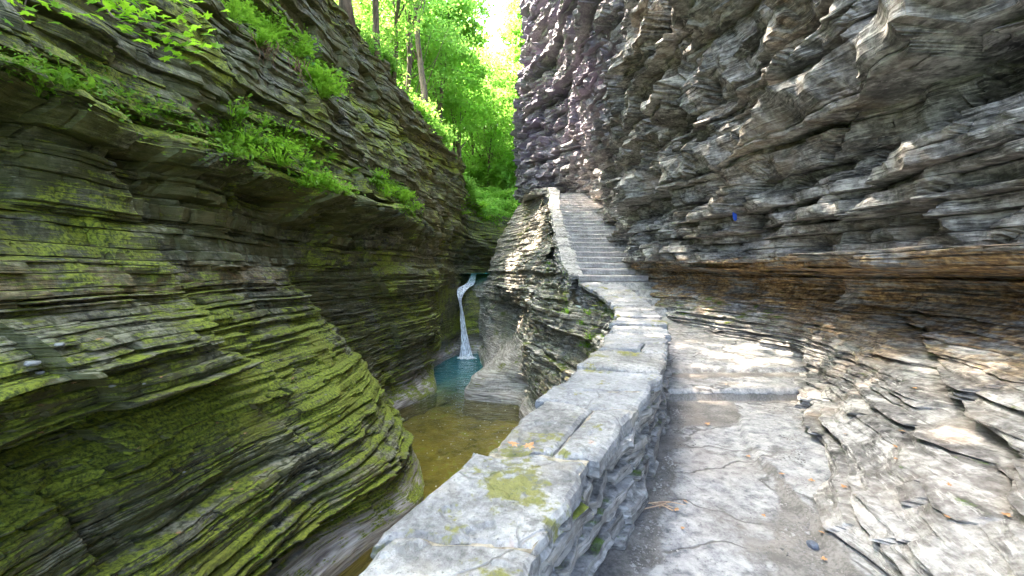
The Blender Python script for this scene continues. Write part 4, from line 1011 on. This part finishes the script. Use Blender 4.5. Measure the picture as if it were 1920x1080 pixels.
# twigs on the path
h = on(1245, 955, BP)
if h:
    for i, (a, l) in enumerate([(.1,.20),(2.6,.16),(-.35,.13),(.5,.11),(-.12,.24)]):
        V, Fs = tube([(-l/2*math.cos(a), -l/2*math.sin(a), .008), (.01, .01, .02), (l/2*math.cos(a), l/2*math.sin(a), .01)], [.005, .004, .002], 5)
        o = mesh_py('twig', V, Fs, M['twig']); o.location = (h[0]+.02*i-.04, h[1]+.012*i, h[2]); tag(o, 'dry twig in the little heap of twigs on the path by the wall', 'twig', 'dry twigs heaped on the path')
for i, (px, py) in enumerate([(75,765),(185,640),(405,725),(548,712),(335,1002),(560,665),(460,815),(990,845),(965,840),(1325,798),(435,920)]):
    bv = BL if px < 900 else BP
    h = on(px, py, bv) if px < 900 or px > 1200 else Vector(at(px, py, .85*F/(py-HY)+.0)) 
    if h is None: continue
    V, Fs = [], []; maple_leaf((0, 0, .012), (r.gauss(0,1), r.gauss(0,1), .15), (0, 0, 1), .06, V, Fs)
    o = mesh_py('dead_leaf', V, Fs, M['brownleaf']); o.location = h; o.location[2] += .012
    tag(o, 'fallen brown leaf lying on the ' + ('mossy left slope' if px < 900 else ('wall capstones' if px < 1200 else 'path')), 'leaf', 'fallen leaves on the ' + ('mossy slope' if px < 900 else ('wall' if px < 1200 else 'path')))
for (px, py) in [(565,915),(530,970),(505,925),(475,980),(485,1050),(160,790),(430,850)]:
    h = on(px, py, BL)
    if h is None: continue
    V, Fs = [], []
    for k in range(6):
        a = k*1.1; maple_leaf((.03*math.cos(a), .03*math.sin(a), .03+.01*k), (math.cos(a), math.sin(a), .1), (0, 0, 1), .035, V, Fs)
    tube([(0, 0, -.01), (0, 0, .08)], [.002, .0015], 4, V, Fs)
    o = mesh_py('seedling', V, Fs, M['maple']); o.location = h; tag(o, 'tiny green seedling sprouting on the mossy left slope', 'plant', 'seedlings on the mossy slope')
# grit and chips gathered at the wall foot, the step and the edge of the bank
rs2 = np.random.RandomState(5); GV = []; GF = []
for i in range(2600):
    m = rs2.random_sample()
    if m < .45: yy_ = rs2.uniform(1.6, 5.1); xx_ = np.interp(yy_, [1.19, 2.2, 3.75, 5.4], [.07, .56, 1.36, 2.0])+abs(rs2.normal())*.10
    elif m < .8: yy_ = rs2.uniform(1.6, 5.1); xx_ = np.interp(yy_, [2.4, 3.75, 5.1], [1.72, 2.55, 3.4])-abs(rs2.normal())*.16
    else: yy_ = rs2.uniform(4.6, 9); xx_ = rs2.uniform(2.2, 4.1)
    h = BP.ray_cast(Vector((xx_, yy_, 3)), Vector((0, 0, -1)))[0]
    if h is None: continue
    sz = .004+.010*rs2.random_sample()**3; b = len(GV)
    th = rs2.uniform(0, 6.28)
    for (dx, dy, dz) in ((1,0,.1),(.2,.8,.2),(-.9,.2,.1),(-.1,-.8,.15),(0,0,.7)):
        jx = dx+.3*rs2.normal(); jy = dy+.3*rs2.normal()
        GV.append((h[0]+sz*(jx*math.cos(th)-jy*math.sin(th)), h[1]+sz*(jx*math.sin(th)+jy*math.cos(th)), h[2]+sz*dz))
    GF += [(b, b+1, b+4), (b+1, b+2, b+4), (b+2, b+3, b+4), (b+3, b, b+4)]
tag(mesh_py('gravel', GV, GF, simple_mat('shale_chip', (.10,.095,.09), (.36,.34,.32), 3)), 'fine grey shale grit and chips scattered on the path', 'gravel', kind='stuff')
for i in range(46):
    left = i % 2 == 0
    if left: px, py = r.uniform(20, 720), r.uniform(640, 1060); h = on(px, py, BL); wh = 'mossy left slope'
    elif i % 4 == 1: px, py = r.uniform(1230, 1560), r.uniform(620, 1060); h = on(px, py, BP); wh = 'path'
    else: px, py = r.uniform(1560, 1900), r.uniform(650, 1060); h = on(px, py, BR); wh = 'rock bank beside the path'
    if h is None: continue
    V, Fs = [], []; maple_leaf((0, 0, .008), (r.gauss(0,1), r.gauss(0,1), .2), (r.gauss(0,.2), 0, 1), r.uniform(.025, .045), V, Fs)
    o = mesh_py('dead_leaf', V, Fs, M['brownleaf']); o.location = h; o.location[2] += .008
    tag(o, 'tiny shrivelled brown leaf lying on the ' + wh, 'leaf', 'tiny fallen leaves on the ' + wh)
# blue tag in the right-hand cliff
h, nm = hit(1378, 403, BR)
if h:
    V, Fs = [], []
    pr = [(-.028,.06),(.0,.085),(.03,.06),(.04,-.02),(.03,-.09),(-.005,-.11),(-.03,-.085),(-.038,-.02)]
    for dy in (-.012, .012):
        for (x, z) in pr: V.append((x+.12*z*-.3, dy*(1-abs(z)*3), z))
    n = len(pr); Fs = [tuple(range(n)), tuple(range(2*n-1, n-1, -1))]+[(i, n+i, n+(i+1) % n, (i+1) % n) for i in range(n)]
    o = mesh_py('trail_marker', V, Fs, M['blue']); o.location = (h[0]-.03, h[1]-.04, h[2]); o.rotation_euler = (0, -.25, .5)
    tag(o, 'small blue marker lodged in a crevice of the right-hand cliff', 'marker')

# ------------------------------------------------------------------ LIGHT, SKY, CAMERA
SUN_DIR = Vector((-.40, .22, .87)).normalized()
elev = math.asin(SUN_DIR.z); azi = math.atan2(SUN_DIR.x, SUN_DIR.y)
w = bpy.data.worlds.new('World'); bpy.context.scene.world = w; w.use_nodes = True
nt = w.node_tree; bg = nt.nodes['Background']
sky = nt.nodes.new('ShaderNodeTexSky'); sky.sky_type = 'NISHITA'; sky.sun_disc = False; sky.sun_elevation = elev; sky.sun_rotation = azi
sky.air_density = 1.0; sky.dust_density = 4.0; sky.ozone_density = .4
nt.links.new(sky.outputs[0], bg.inputs[0]); bg.inputs[1].default_value = .15
ld = bpy.data.lights.new('sun', 'SUN'); ld.energy = 4.0; ld.angle = math.radians(.5); ld.color = (1, .86, .70)
lo = bpy.data.objects.new('sun', ld); C.objects.link(lo); lo.rotation_euler = SUN_DIR.to_track_quat('Z', 'Y').to_euler(); lo.location = (-20, 10, 45)
cam = bpy.data.cameras.new('camera'); co = bpy.data.objects.new('camera', cam); C.objects.link(co)
co.location = (0, 0, EYE); co.rotation_euler = (math.pi/2, 0, 0)
cam.sensor_width = 36; cam.lens = 36*F/1920; cam.shift_y = -(540-HY)/1920; cam.clip_start = .05; cam.clip_end = 2000
sc = bpy.context.scene; sc.camera = co
sc.view_settings.view_transform = 'Standard'; sc.view_settings.look = 'None'; sc.view_settings.gamma = 1; sc.view_settings.exposure = 3.9
sc.render.engine = 'CYCLES'; sc.cycles.max_bounces = 7; sc.cycles.diffuse_bounces = 5; sc.cycles.transparent_max_bounces = 12
sc.cycles.use_denoising = True
